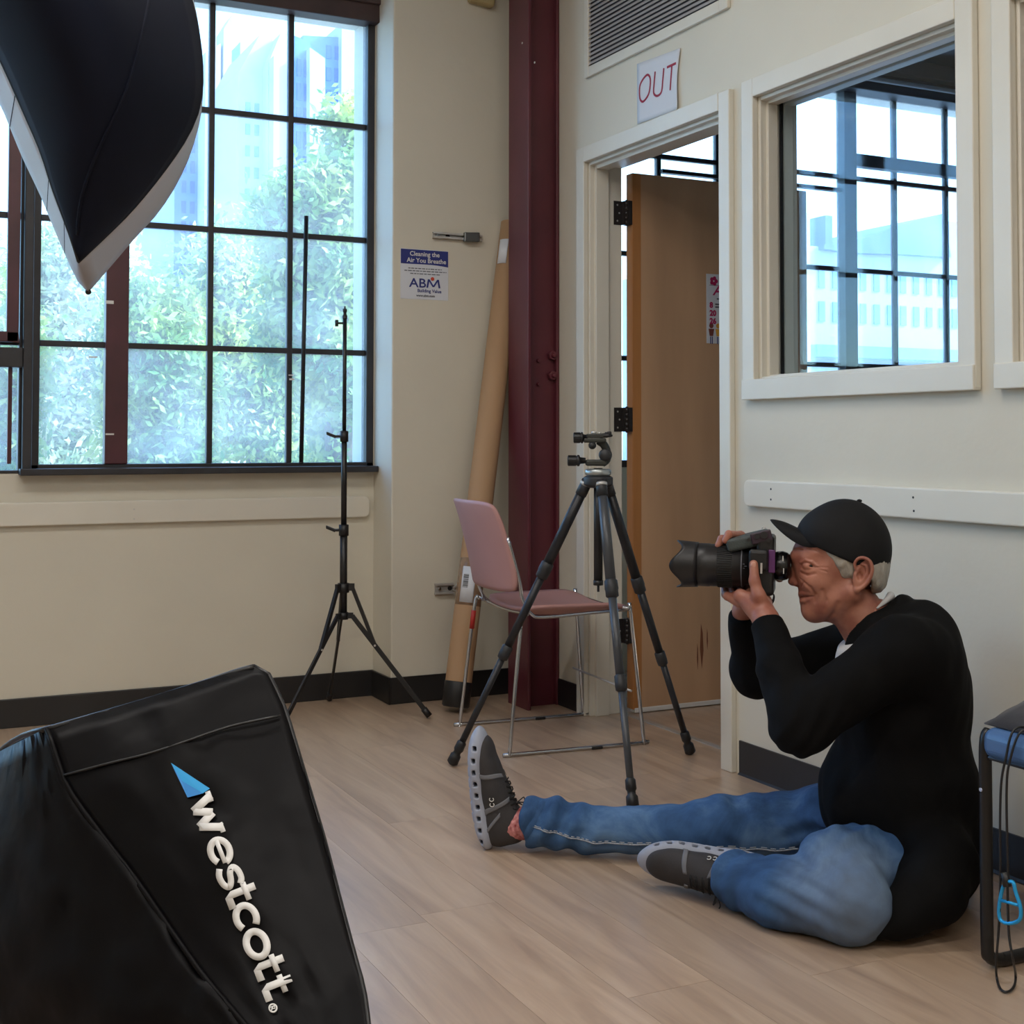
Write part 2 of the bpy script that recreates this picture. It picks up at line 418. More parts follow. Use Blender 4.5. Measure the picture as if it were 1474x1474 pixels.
# chips of plaster under the frame
# neighbouring room window
W3 = steel_window('window_3', [2.93, 3.20, 3.52, 3.86, 4.245, 4.585, 4.925, 5.26, 5.75], [.897, 1.378, 1.844, 2.295, 2.74], mats=(M_STEELP, M_STEELP, M_GLASS))
MB().box(4.225, 4.300, YW - .03, YW + .02, .92, 2.73).build('mullion', M_STEELP, W3, bevel=.003)
MB().box(4.300, 5.70, YW - .03, YW + .02, 2.345, 2.405).build('sash_rail', M_STEELP, W3, bevel=.003)
MB().box(4.300, 5.70, YW - .03, YW + .02, 1.355, 1.385).build('sash_rail', M_STEELP, W3, bevel=.003)
MB().box(3.2, 4.24, YW - .01, YW + .02, 2.215, 2.232).build('sash_rail', M_STEELP, W3)
MB().box(4.97, 4.99, YW - .045, YW - .025, .95, 1.93).build('window_stay', M_STEELP, W3)
o = MB().box(2.93, 5.75, YW - .10, YW + .02, 2.70, 2.80).box(2.93, 5.75, YW - .16, YW - .1, 2.78, 2.86).build('trim_5', M_STEELP, bevel=.006); tag(o, kind='structure')
MB().cyl((3.0, YW - .13, 2.745), (5.7, YW - .13, 2.745), .012).build('pipe', M_WHT, o)

# ------------------------------------------------------------------ casings on the right wall
def casing(parent, y0, y1, z0, z1, w=.0575, t=.02, bottom=True, sides=('l', 'r', 't')):
    a = MB().box(XR - t, XR, y0 - w, y0, (z0 - w) if bottom else 0, z1 + w).build('casing', M_TRIM, parent, bevel=.003)
    a = MB().box(XR - t, XR, y1, y1 + w, (z0 - w) if bottom else 0, z1 + w).build('casing', M_TRIM, parent, bevel=.003)
    a = MB().box(XR - t - .001, XR, y0, y1, z1, z1 + w).build('casing', M_TRIM, parent, bevel=.003)
    if bottom: MB().box(XR - t - .006, XR, y0 - w + .001, y1 + w - .002, z0 - w - .004, z0).build('sill', M_TRIM, parent, bevel=.003)
def interior_window(name, y0, y1):
    r = empty(name, (XR, (y0 + y1) / 2, WZ0), kind='structure')
    casing(r, y0, y1, WZ0, WZ1)
    j = MB()
    for (xa, xb, d) in ((XR + .0005, XR2, .012), (XR + .022, XR + .058, .022), (XR + .082, XR2 - .02, .020)):
        j.box(xa, xb, y1 - d, y1, WZ0, WZ1).box(xa, xb, y0, y0 + d, WZ0, WZ1).box(xa + .0003, xb - .0003, y0 + d, y1 - d, WZ1 - d, WZ1).box(xa + .0003, xb - .0003, y0 + d, y1 - d, WZ0, WZ0 + d * .6)
    j.build('jamb', M_TRIM, r, bevel=.002)
    MB().box(XR + .068, XR + .073, y0 + .01, y1 - .01, WZ0 + .006, WZ1 - .01).build('pane', M_GLASS2, r)
    g = MB()
    g.box(XR + .066, XR + .076, y1 - .0235, y1 - .019, WZ0, WZ1).build('gasket', M_BLK, r)
    return r
interior_window('window_4', WY0, WY1)
interior_window('window_5', VY0, VY1)

# ------------------------------------------------------------------ door
D1 = empty('door_1', (XR, (DY0 + DY1) / 2, 0), kind='structure')
casing(D1, DY0, DY1, 0, DZ, bottom=False)
j = MB()
for (xa, xb, d) in ((XR + .0005, XR2, .012), (XR + .02, XR + .075, .026)):
    j.box(xa, xb, DY1 - d, DY1, 0, DZ).box(xa, xb, DY0, DY0 + d, 0, DZ).box(xa + .0003, xb - .0003, DY0 + d, DY1 - d, DZ - d, DZ)
j.build('jamb', M_TRIM, D1, bevel=.002)
M_WOOD = mat('birch_door_veneer', lin(192, 154, 120), .45, bump=.1, bscale=30, var=.16, vscale=2.2, stretch=(2.2, 2.2, .35), bdist=.001)
M_EDGE = mat('door_edge_wood', lin(170, 116, 66), .5, var=.15, vscale=4, stretch=(4, 4, .3))
DX0, DX1, DLY = 2.585, 3.405, 4.235
MB().box(DX0, DX1, DLY, DLY + .042, .014, 2.022).build('leaf', M_WOOD, D1, bevel=.002)
MB().box(DX0 - .0015, DX0, DLY + .001, DLY + .041, .016, 2.02).build('hinge_stile', M_EDGE, D1)
MB().box(DX0, DX0 + .036, DLY - .0012, DLY, .016, 2.02).build('hinge_stile', M_EDGE, D1)
# long vertical scuff low on the door
sc = MB()
for (u, v, w_, h_) in [(1010, 930, .016, .17), (1004, 945, .006, .1), (1018, 920, .006, .08)]:
    p = at(u, v, 1, DLY); sc.prism([p + Vector((-w_ * .2, -.0009, h_ / 2)), p + Vector((w_ * .3, -.0009, h_ * .3)), p + Vector((w_ * .5, -.0009, -h_ * .1)), p + Vector((0, -.0009, -h_ / 2)), p + Vector((-w_ * .5, -.0009, -h_ * .05))], (0, .0005, 0))
sc.build('scuff', mat('scuffed_veneer', lin(120, 72, 48), .55), D1)
for v in (307, 604, 908):
    p = at(895, v, 1, DY1 - .014); z = p.z
    h = MB()
    h.box(2.520, 2.556, DY1 - .0145, DY1 - .012, z - .045, z + .045)
    hh = h.build('hinge', mat('dark_bronze', lin(44, 40, 40), .4, .25), D1)
    k = MB()
    for i in range(5): k.cyl((2.567, DY1 - .028, z - .045 + i * .018), (2.567, DY1 - .028, z - .0285 + i * .018), .0075, n=12)
    k.cyl((2.567, DY1 - .028, z - .049), (2.567, DY1 - .028, z + .049), .005)
    k.box(2.556, 2.567, DY1 - .03, DY1 - .0145, z - .045, z + .045)
    k.build('knuckle', hh.data.materials[0], hh)
    MB().box(2.567, 2.5835, DLY - .001, DLY + .036, z - .045, z + .045).build('hinge_plate', hh.data.materials[0], hh)
    for dz in (-.03, 0, .03): MB().cyl((2.535 + (.008 if dz == 0 else 0), DY1 - .0152, z + dz), (2.535 + (.008 if dz == 0 else 0), DY1 - .0142, z + dz), .0035, n=10).build('screw', M_STEEL, hh)
MB().box(DX0 + .004, DX1, DLY - .005, DLY + .03, .003, .020).build('bottom_strip', M_WHT, D1, bevel=.002)  # plain white strip along the bottom of the leaf
# threshold strip
MB().box(XR2 - .01, XR2 + .012, DY0, DY1, 0, .003).build('threshold', M_STEEL, D1)

# ------------------------------------------------------------------ steel channel column in the corner
colm = empty('steel_column', (2.33, 4.54, 0), 'dark maroon painted steel column in the room corner beside the doorway', 'column')
MB().box(2.255, 2.268, 4.452, 4.622, 0, ZC).build('flange', M_MAROON, colm, bevel=.0025)
MB().box(2.268, XR - .002, 4.522, 4.534, 0, ZC).build('web', M_MAROON, colm)
MB().box(XR - .014, XR - .002, 4.500, 4.622, 0, ZC).build('flange', M_MAROON, colm, bevel=.0025)
for v, u in ((512, 800), (541, 800)):
    p = at(u, v, 1, 4.515)
    MB().cyl((2.390, 4.522, p.z), (2.390, 4.500, p.z), .019, .019, n=6).cyl((2.390, 4.5, p.z), (2.390, 4.488, p.z), .011, .008, n=10).build('bolt', M_MAROON, colm, bevel=.002)
for v in (519, 553):
    p = at(774, v, 1, 4.515)
    MB().cyl((p.x + .006, 4.523, p.z), (p.x + .006, 4.512, p.z), .009, .007, n=10).build('bolt', M_MAROON, colm)
for (u, v) in ((752, 62), (770, 90)):
    p = at(u, v, 0, 2.2545); MB().cyl(p, p + Vector((-.002, 0, 0)), .004, n=10).build('anchor', M_WHT, colm)

# ------------------------------------------------------------------ outdoors
ZG = -3.4
g = MB().box(-120, 160, YW + .3, 220, ZG - .2, ZG).build('ground', mat('asphalt', lin(170, 168, 170), .9, var=.1, vscale=.4)); tag(g, kind='structure')
M_PALE = mat('pale_stone_cladding', lin(176, 184, 196), .8, var=.05, vscale=.3)
M_BLUEC = mat('blue_grey_cladding', lin(70, 118, 178), .5, var=.18, vscale=.25)
M_BWIN = mat('blue_window_glass', lin(30, 84, 160), .2, var=.25, vscale=.3)
M_BWIN2 = mat('pale_window_glass', lin(96, 150, 200), .25)
M_ROOFG = mat('slate_roof', lin(84, 108, 146), .8)
def windows(root, x0, x1, z0, z1, yf, nx, nz, m, fx=.6, fz=.62):
    dx = (x1 - x0) / nx; dz = (z1 - z0) / nz; base = None
    for i in range(nx):
        for k in range(nz):
            cx = x0 + (i + .5) * dx; cz = z0 + (k + .5) * dz
            if base is None:
                o = MB().box(-dx * fx / 2, dx * fx / 2, -.05, .05, -dz * fz / 2, dz * fz / 2).build('window', m, None); base = o.data
            else:
                o = bpy.data.objects.new('window', base); COL.objects.link(o)
            o.parent = root; o.location = Vector((cx, yf, cz)) - root.location
def block(u0, u1, Y, vl, vr, depth, m, root, name='wall', drop=None):
    a = at(u0, vl, 1, Y); b = at(u1, vr, 1, Y)
    z = ZG
    poly = [(a.x, Y, z), (b.x, Y, z), (b.x, Y, b.z), (a.x, Y, a.z)]
    MB().prism(poly, (0, depth, 0)).build(name, m, root); return a, b
def bld(x, Y, label, group=None): return empty('office_building', (x, Y, ZG), label, 'building', group)
Y = 62.0
b = bld(at(315, 600, 1, Y + 26).x, Y + 26, 'blue glass office tower with slanted top behind the gabled tower')
p, q = block(252, 346, Y + 26, 158, 60, 14, M_BLUEC, b)
p, q = block(296, 318, Y + 24, 75, 62, 2, M_PALE, b, 'fin'); block(322, 334, Y + 24, 42, 22, 2, M_PALE, b, 'fin')
windows(b, at(258, 300, 1, Y + 26).x, at(344, 300, 1, Y + 26).x, at(0, 640, 1, Y).z, at(300, 170, 1, Y + 26).z, Y + 26, 7, 16, M_BWIN, .55, .6)
b = bld(at(410, 600, 1, Y).x, Y, 'pale tower with two pointed gables seen through the big window')
a1 = at(343, 140, 1, Y); a2 = at(378, 50, 1, Y); a3 = at(393, 50, 1, Y); a4 = at(386, 92, 1, Y)
def gable(us, Y, depth, m, root, name='gable'):
    pts = [at(u, v, 1, Y) for u, v in us]
    MB().prism([(p.x, Y, p.z) for p in pts], (0, depth, 0)).build(name, m, root)
gable([(343, 765), (392, 765), (392, 52), (374, 50), (343, 105)], Y + 1, 6, M_PALE, b, 'wing')
gable([(386, 765), (418, 765), (418, 49), (404, 48), (386, 92)], Y, 6, M_PALE, b, 'wing')
gable([(418, 765), (447, 765), (447, 70), (440, 58), (418, 49)], Y, 5, M_BLUEC, b, 'wing')
gable([(446, 765), (468, 765), (468, 84), (446, 68)], Y - .6, 5, M_PALE, b, 'wing')
gable([(392, 765), (402, 765), (402, 78), (394, 80)], Y - .8, 1, M_PALE, b, 'pilaster')
windows(b, at(424, 300, 1, Y).x, at(444, 300, 1, Y).x, at(0, 640, 1, Y).z, at(430, 80, 1, Y).z, Y, 2, 16, M_BWIN, .6, .7)
windows(b, at(349, 300, 1, Y + 1).x, at(388, 300, 1, Y + 1).x, at(0, 640, 1, Y).z, at(360, 140, 1, Y + 1).z, Y + 1, 3, 16, M_BWIN2, .5, .5)
b = bld(at(480, 600, 1, Y + 8).x, Y + 8, 'flat-topped blue tower with a white corner strip right of the gables')
block(436, 492, Y + 8, 51, 54, 12, M_BLUEC, b)
block(492, 528, Y + 7.4, 33, 36, 12, M_PALE, b, 'corner_strip')
windows(b, at(466, 300, 1, Y + 8).x, at(490, 300, 1, Y + 8).x, at(0, 640, 1, Y).z, at(480, 60, 1, Y + 8).z, Y + 8, 2, 18, M_BWIN, .6, .6)
b = bld(at(270, 600, 1, 34).x, 34, 'pale blocky building low behind the trees on the left')
block(-120, 232, 40, 505, 500, 10, M_PALE, b); 
windows(b, at(-100, 600, 1, 40).x, at(225, 600, 1, 40).x, at(0, 640, 1, 40).z, at(0, 515, 1, 40).z, 40, 12, 2, M_BWIN2)
b = bld(at(320, 650, 1, 24).x, 24, 'low pinkish box building at street level under the trees')
block(268, 380, 24, 612, 610, 5, mat('pink_render', lin(236, 222, 226), .8), b)
MB().box(at(262, 600, 1, 24).x, at(386, 600, 1, 24).x, 23.8, 29, at(300, 612, 1, 24).z, at(300, 604, 1, 24).z).build('roof', M_PALE, b)
# seen through the interior window
Y = 45.0
b = bld(at(1260, 500, 1, Y).x, Y, 'long white building with a low slate gable seen through the interior window')
P = lambda u, v: at(u, v, 1, Y)
block(1140, 1410, Y, 352, 372, 14, M_PALE, b)
pts = [P(1178, 354), P(1232, 345), P(1290, 325), P(1350, 309), P(1360, 372), P(1300, 368), P(1232, 366), P(1178, 360)]
MB().prism([(p.x, Y - .4, p.z) for p in pts], (0, 6, 0)).build('roof', M_ROOFG, b)
MB().box(P(1188, 300).x, P(1198, 300).x, Y, Y + 1.5, P(1190, 360).z, P(1190, 310).z).build('chimney', M_ROOFG, b)
block(1130, 1166, Y - 2, 305, 307, 8, M_PALE, b, 'wing')
windows(b, P(1172, 400).x, P(1400, 400).x, P(1300, 478).z, P(1300, 385).z, Y, 12, 2, M_BWIN2, .42, .6)
MB().box(P(1150, 500).x, P(1400, 500).x, Y - 1.2, Y, P(1300, 520).z, P(1300, 504).z).build('canopy', M_BWIN2, b)
b = bld(at(1380, 500, 1, 60).x, 60, 'taller white block with a stepped front rising right of the slate gable')
block(1350, 1440, 60, 318, 322, 10, M_PALE, b)

# trees
def leaf_mat(name, a, bcol):
    m = bpy.data.materials.new(name); m.use_nodes = True; n = m.node_tree.nodes; L = m.node_tree.links
    p = n['Principled BSDF']; p.inputs['Roughness'].default_value = .5
    g = n.new('ShaderNodeTexNoise'); g.inputs['Scale'].default_value = 1.7; tc = n.new('ShaderNodeTexCoord'); L.new(tc.outputs['Object'], g.inputs[0])
    r = n.new('ShaderNodeValToRGB'); r.color_ramp.elements[0].position = .35; r.color_ramp.elements[1].position = .65
    r.color_ramp.elements[0].color = a; r.color_ramp.elements[1].color = bcol
    L.new(g.outputs[0], r.inputs[0]); L.new(r.outputs[0], p.inputs['Base Color'])
    tl = n.new('ShaderNodeBsdfTranslucent'); L.new(r.outputs[0], tl.inputs[0])
    mx = n.new('ShaderNodeMixShader'); mx.inputs[0].default_value = .35
    L.new(p.outputs[0], mx.inputs[1]); L.new(tl.outputs[0], mx.inputs[2]); L.new(mx.outputs[0], n['Material Output'].inputs[0])
    return m
M_LEAF = leaf_mat('green_leaves', lin(104, 156, 84), lin(212, 218, 116))  # sunlit highlights and distant haze put into the leaf colours
M_LEAF2 = leaf_mat('haze_pale_leaves', lin(150, 176, 120), lin(234, 226, 190))  # paled further to paint in the haze
M_BARK = mat('grey_bark', lin(130, 116, 104), .9, bump=.6, bscale=14, var=.2, vscale=5)
def tree(u, Y, vtop, vbot, wpx, n, m, label, seed, size=.16):
    rs = np.random.RandomState(seed)
    top = at(u, vtop, 1, Y); bot = at(u, vbot, 1, Y); hw = (at(u + wpx / 2, 600, 1, Y).x - at(u - wpx / 2, 600, 1, Y).x) / 2
    root = empty('leafy_tree', (top.x, Y, ZG), label, 'tree', 'street trees outside the big window')
    zc = (top.z + bot.z) / 2; hz = (top.z - bot.z) / 2
    # clusters of leaves
    nc = 46; cs = []
    while len(cs) < nc:
        p = rs.uniform(-1, 1, 3)
        if (p ** 2).sum() < 1: cs.append(p * [hw, hw * .8, hz] + [top.x, Y, zc])
    cs = np.array(cs); idx = rs.randint(0, nc, n); rad = min(hw, hz) * .34
    c = cs[idx] + rs.normal(0, rad, (n, 3)) * .8
    a = rs.normal(0, 1, (n, 3)); a /= np.linalg.norm(a, axis=1)[:, None]
    b_ = rs.normal(0, 1, (n, 3)); b_ -= a * (a * b_).sum(1)[:, None]; b_ /= np.linalg.norm(b_, axis=1)[:, None]
    s = rs.uniform(.5, 1.1, (n, 1)) * size
    v = np.stack([c - a * s, c + b_ * s * .42, c + a * s, c - b_ * s * .42], 1).reshape(-1, 3)
    me = bpy.data.meshes.new('foliage'); me.vertices.add(4 * n); me.vertices.foreach_set('co', v.astype(np.float32).ravel())
    me.loops.add(4 * n); me.loops.foreach_set('vertex_index', np.arange(4 * n, dtype=np.int32)); me.polygons.add(n); me.polygons.foreach_set('loop_start', np.arange(0, 4 * n, 4, dtype=np.int32)); me.update(); me.validate()
    o = link('foliage', me, m, root); o['kind'] = 'stuff'
    t = MB(); t.tube([(top.x, Y, ZG), (top.x + .15, Y + .1, zc - hz * .5), (top.x - .1, Y, zc + hz * .4)], [.2, .14, .05], 8, sub=4)
    for k in range(9):
        q = Vector(cs[rs.randint(nc)]); t.tube([(top.x + .1, Y, zc - hz * .6 + .12 * k), (q + Vector((top.x, Y, zc))) / 2, q], [.07, .045, .015], 6, sub=3)
    t.build('trunk', M_BARK, root)
tree(480, 10, 150, 700, 150, 48000, M_LEAF, 'tall haze-paled tree filling the right panes of the big window', 1, .06)
tree(360, 14, 340, 690, 200, 54000, M_LEAF, 'rounded street tree under the gabled tower', 2, .06)
tree(228, 10, 400, 700, 150, 39000, M_LEAF, 'bushy tree right of the maroon window post', 3, .05)
tree(105, 19, 350, 700, 190, 54000, M_LEAF2, 'broad tree with pale twigs below the hanging softbox tip', 4, .09)
tree(-60, 10.5, 380, 700, 200, 30000, M_LEAF, 'tree at the left end of the big window', 5, .06)

# ------------------------------------------------------------------ things in the room
def path3(*p): return [Vector(q) for q in p]
V = Vector
# --- vent grille
def wl_(u, v, x=XR): return at(u, v, 0, x)
vp0 = wl_(845.4, 114); vp1 = wl_(1052, 13.2)
vy1, vy0, vz0, vz1 = vp0.y + .0, vp1.y + .0, vp0.z, vp0.z + .62
vent = empty('wall_vent', (XR, (vy0 + vy1) / 2, vz0), 'cream framed louvre vent high on the wall above the doorway', 'vent')
MB().box(XR - .014, XR, vy0, vy0 + .045, vz0, vz1).build('frame', M_TRIM, vent, bevel=.003)
MB().box(XR - .014, XR, vy1 - .03, vy1, vz0, vz1).build('frame', M_TRIM, vent, bevel=.003)
MB().box(XR - .0135, XR, vy0 + .0452, vy1 - .0302, vz0, vz0 + .038).build('frame', M_TRIM, vent, bevel=.003)
MB().box(XR - .0135, XR, vy0 + .0452, vy1 - .0302, vz1 - .04, vz1).build('frame', M_TRIM, vent, bevel=.003)
MB().box(XR - .0012, XR - .0004, vy0 + .03, vy1 - .03, vz0 + .03, vz1 - .03).build('backing', mat('grey_recess', lin(70, 68, 70), .8), vent)
M_SLAT = mat('grey_louvre', lin(176, 172, 172), .45)
base = None; z = vz0 + .05
while z < vz1 - .05:
    if base is None:
        o = MB().prism([(-.012, 0, -.005), (-.0105, 0, -.0065), (-.001, 0, .0065), (-.0025, 0, .008)], (0, vy1 - vy0 - .07, 0)).build('slat', M_SLAT, None); base = o.data
    else:
        o = bpy.data.objects.new('slat', base); COL.objects.link(o)
    o.parent = vent; o.location = V((XR, vy0 + .042, z)) - vent.location; z += .0165
# --- OUT sheet
c = [wl_(917, 92, XR - .003), wl_(980, 69, XR - .003), wl_(977.7, 157, XR - .003), wl_(917.5, 179, XR - .003)]
sh = empty('paper_sign', (XR, (c[0].y + c[1].y) / 2, c[3].z), 'white sheet of paper lettered OUT taped over the doorway', 'sign')
P = []
for i in range(13):
    t = i / 12; r = []
    for k in range(13):
        s_ = k / 12
        q = (c[0] * (1 - t) + c[1] * t) * (1 - s_) + (c[3] * (1 - t) + c[2] * t) * s_
        q = V((q.x - .009 * max(0, t - .9) / .1 * (.2 + .8 * s_), q.y + .010 * max(0, t - .9) / .1 * math.sin(pi * min(1, s_ * 1.1)), q.z)); r.append(q)
    P.append(r)
MB().grid(P).build('sheet', M_PAPER, sh, solid=.0006)
def ink(pts, wd, m, parent, x, name='letter', closed=False):
    pts = [at(u, v, 0, x) for u, v in pts]
    if len(pts) > 2: pts = smooth_path(pts, 6, closed)
    b = MB(); n = len(pts); rows = []
    for i in range(n):
        t = ((pts[(i + 1) % n] if closed or i < n - 1 else pts[i]) - (pts[i - 1] if closed or i > 0 else pts[i])).normalized()
        s_ = V((1, 0, 0)).cross(t).normalized() * wd / 2
        rows.append([pts[i] - s_, pts[i] + s_])
    if closed: rows.append(rows[0])
    b.grid(rows, False)
    return b.build(name, m, parent, solid=.0005)
xs_ = XR - .0042
ink([(931, 108), (921.5, 122), (921, 141), (926, 146), (934, 134), (936, 114)], .0080, M_RED, sh, xs_, closed=True)
ink([(943, 103), (941.5, 120), (941, 134), (946, 138), (952, 132), (954, 115), (955.5, 98)], .0080, M_RED, sh, xs_)
ink([(960, 97), (973, 91)], .0085, M_RED, sh, xs_)
ink([(967, 95), (964.5, 130)], .0080, M_RED, sh, xs_)

# --- notice on the pier (white card with a blue head)
xp = lambda u, v, y=YP: at(u, v, 1, y)
n0 = xp(576.5, 357); n1 = xp(645, 433)
nx0, nx1, nz1, nz0 = n0.x, n1.x, n0.z, n1.z
W_, H_ = nx1 - nx0, nz1 - nz0
nt_ = empty('wall_notice', ((nx0 + nx1) / 2, YP, nz0), 'white notice with a dark blue heading band on the pier by the window', 'notice')
MB().box(nx0, nx1, YP - .0012, YP - .0001, nz0, nz1).build('card', M_PAPER, nt_)
pts = [(nx0 + .001, YP - .0018, nz1 - .002), (nx1 - .001, YP - .0018, nz1 - .002), (nx1 - .001, YP - .0018, nz1 - H_ * .33)]
for i in range(9):
    t = i / 8; pts.append((nx1 - .001 - (W_ - .002) * t, YP - .0018, nz1 - H_ * (.33 - .03 * t - .035 * math.sin(pi * t) * (1 - t) + .0)))
MB().prism(pts, (0, .0005, 0)).build('heading_band', M_NAVY, nt_)
def nt_text(s, sz, fx, fz, m, **k): return text(s, sz, m, (nx0 + W_ * fx, YP - .0024, nz0 + H_ * fz), (1, 0, 0), (0, 0, 1), parent=nt_, ext=.0002, **k)
nt_text('Cleaning the', .025, .5, .865, M_WHT, bold=.0004)
nt_text('Air You Breathe', .025, .54, .735, M_WHT, bold=.0004)
nt_text('AB', .050, .355, .24, M_NAVY, bold=.0006, sx=1.16)
mx0, mz0, mw_, mh_, q = nx0 + W_ * .535, nz0 + H_ * .24, .052, .0335, YP - .0024
mm = MB()
for (a0, c0_, a1, c1_) in ((.0, 0, .12, 1), (.12, 1, .5, .12), (.5, .12, .88, 1), (.88, 1, 1, 0)):
    q -= .00025; p_, r_ = V((mx0 + mw_ * a0, q, mz0 + mh_ * c0_)), V((mx0 + mw_ * a1, q, mz0 + mh_ * c1_)); mm.prism([p_, p_ + V((.0075, 0, 0)), r_ + V((.0075, 0, 0)), r_], (0, .0004, 0))
mm.build('lettering', M_NAVY, nt_)
nt_text('Building Value', .018, .60, .145, M_NAVY, bold=.0003)
nt_text('www.abm.com', .013, .52, .055, M_GREYT, bold=.0003)
MB().cyl((nx0 + W_ * .665, YP - .0024, nz0 + H_ * .42), (nx0 + W_ * .665, YP - .0014, nz0 + H_ * .42), .0075, n=20).build('dot', mat('orange_red_print', lin(190, 70, 50), .6), nt_)
rnd = random.Random(3); b = MB()
for (fz, a, e) in ((.605, .16, .86), (.555, .08, .96), (.50, .2, .82)):
    q = a
    while q < e:
        l = rnd.uniform(.03, .09); b.box(nx0 + W_ * q, nx0 + W_ * min(q + l, e), YP - .0018, YP - .0014, nz0 + H_ * fz, nz0 + H_ * fz + .0035); q += l + .015
b.build('small_print', M_GREYT, nt_)['kind'] = 'stuff'

# --- metal latch brackets on the pier
def bracket(u0, v0, u1, v1, label, fork):
    a = xp(u0, v0); e = xp(u1, v1); z0, z1 = min(a.z, e.z), max(a.z, e.z)
    r = empty('door_bracket', ((a.x + e.x) / 2, YP, z0), label, 'bracket', 'steel brackets on the pier')
    y0 = YP - .016
    m = MB().box(a.x, e.x, YP - .003, YP, z0, z1).box(a.x, e.x, y0, YP, z0, z0 + .003).box(a.x, e.x, y0, YP, z1 - .003, z1).box(a.x, e.x, y0 - .001, y0 + .002, z0, z0 + .008).box(a.x, e.x, y0 - .001, y0 + .002, z1 - .008, z1)
    m.build('channel', M_STEEL, r, bevel=.001)
    zc = (z0 + z1) / 2
    MB().cyl((a.x + .02, YP - .003, zc), (a.x + .02, YP - .012, zc), .008, .006, n=14).build('screw', M_CHROME, r)
    MB().cyl((a.x + .065, YP - .0032, zc), (a.x + .065, YP - .0045, zc), .009, n=14).build('hole', M_BLK, r)
    if fork:
        MB().obox((e.x - .05, y0 - .004, zc), (1, 0, .05), (0, 1, 0), (0, 0, 1), .034, .009, .019).build('latch', mat('dull_steel', lin(120, 124, 124), .4, 1, bump=.3), r, bevel=.004)
    else:
        mm = MB()
        for s_ in (1, -1): mm.obox((e.x + .015, y0, zc + s_ * .013), (1, 0, s_ * .6), (0, 1, 0), (-s_ * .6, 0, 1), .022, .006, .004)
        mm.build('fork', M_STEEL, r, bevel=.001)
    return r
bracket(622, 334, 692, 348, 'upper steel sliding bracket on the pier above the notice', True)
bracket(625, 840, 651, 854, 'lower short forked steel bracket beside the cardboard tube', False)

# --- siren / sensor at the top of the pier
a = xp(690, 4)
d = empty('alarm_sensor', (a.x, YP, a.z), 'beige sensor box at the very top of the pier', 'sensor')
MB().obox((a.x, YP - .022, a.z + .02), (1, 0, -.1), (0, 1, 0), (.1, 0, 1), .055, .022, .036).build('body', mat('aged_beige_plastic', lin(176, 160, 118), .5), d, bevel=.012, bseg=3)
MB().cyl((a.x - .012, YP - .044, a.z + .016), (a.x - .012, YP - .047, a.z + .016), .016, n=18).build('lens', M_BLK, d)
MB().cyl((a.x + .02, YP - .02, a.z + .05), (a.x + .02, YP - .01, a.z + .3), .006).build('conduit', M_TRIM, d)

# --- cardboard tube
tb0 = V((2.0, 4.55, 0.003)); 
tdir = (at(739, 322, 1, 4.735) - tb0); tl = tdir.length; td = tdir.normalized()
tube = empty('cardboard_tube', tb0, 'tall brown cardboard tube leaning on the pier beside the steel column', 'tube')
M_CARD = mat('kraft_cardboard', lin(172, 138, 104), .7, bump=.15, bscale=40, var=.06, vscale=3, stretch=(3, 3, .6))
R_ = .050
MB().lathe(tb0 + td * .02, td, [(0, R_), (tl - .02, R_), (tl - .02, R_ - .005), (tl - .25, R_ - .005), (tl - .25, 0)], 40).build('tube_wall', M_CARD, tube)
MB().lathe(tb0 + td * .018, td, [(-.002, 0), (-.002, R_ - .004), (.004, R_ + .002), (.09, R_ + .0025), (.093, R_ + .001), (.093, R_)], 40).build('end_cap', M_BLKP, tube)
ux = td.cross(V((0, 1, 0))).normalized(); uy = td.cross(ux).normalized()      # uy ~ towards the camera
if uy.y > 0: uy = -uy
ux = uy.cross(td).normalized()
def wrap(name, m, h0, h1, a0, a1, dr=.0012, parent=tube):
    rows = []
    for i in range(13):
        a_ = a0 + (a1 - a0) * i / 12
        dr_ = (uy * math.cos(a_) + ux * math.sin(a_)) * (R_ + dr)
        rows.append([tb0 + td * h0 + dr_, tb0 + td * h1 + dr_])
    return MB().grid(rows).build(name, m, parent, solid=.0006)
def hh_(v):      # height along the tube for photo row v
    best = min(range(401), key=lambda i: abs(proj(tb0 + td * (tl * i / 400))[1] - v)); return tl * best / 400
def proj(p):
    q = CM @ np.array(V(p) - EYE); return CX + FPX * q[0] / q[2], CY + FPX * q[1] / q[2]
sgn = 1 if proj(tb0 + td + ux * .05)[0] > proj(tb0 + td)[0] else -1
h0, h1 = hh_(868), hh_(817)
wrap('plastic_sleeve', mat('clear_plastic_wrap', lin(150, 122, 98), .18, var=.25, vscale=30, coat=.6, bump=.8, bscale=30), hh_(872), hh_(805), -1.7, 1.7, .0006)
lb = wrap('shipping_label', M_PAPER, h0, h1, sgn * -1.15, sgn * -.1, .0016)
bc = MB(); rnd = random.Random(8)
hq = h0 + .055
while hq < h1 - .03:
    th = rnd.choice([.0015, .003, .0045])
    rows = [[tb0 + td * hq_ + (uy * math.cos(a_) + ux * math.sin(a_)) * (R_ + .0024) for hq_ in (hq, hq + th)] for a_ in [sgn * (-1.0 + .4 * i / 5) for i in range(6)]]
    bc.grid(rows, False); hq += th + rnd.choice([.0015, .003])
o = bc.build('barcode', M_BLK, lb); 
wrap('black_tape', mat('black_tape', lin(16, 15, 16), .5), hh_(806), hh_(780), sgn * .35, sgn * 1.35, .0014)
wrap('paper_label', M_PAPER, hh_(385), hh_(350), sgn * -1.5, sgn * -.65, .0014)

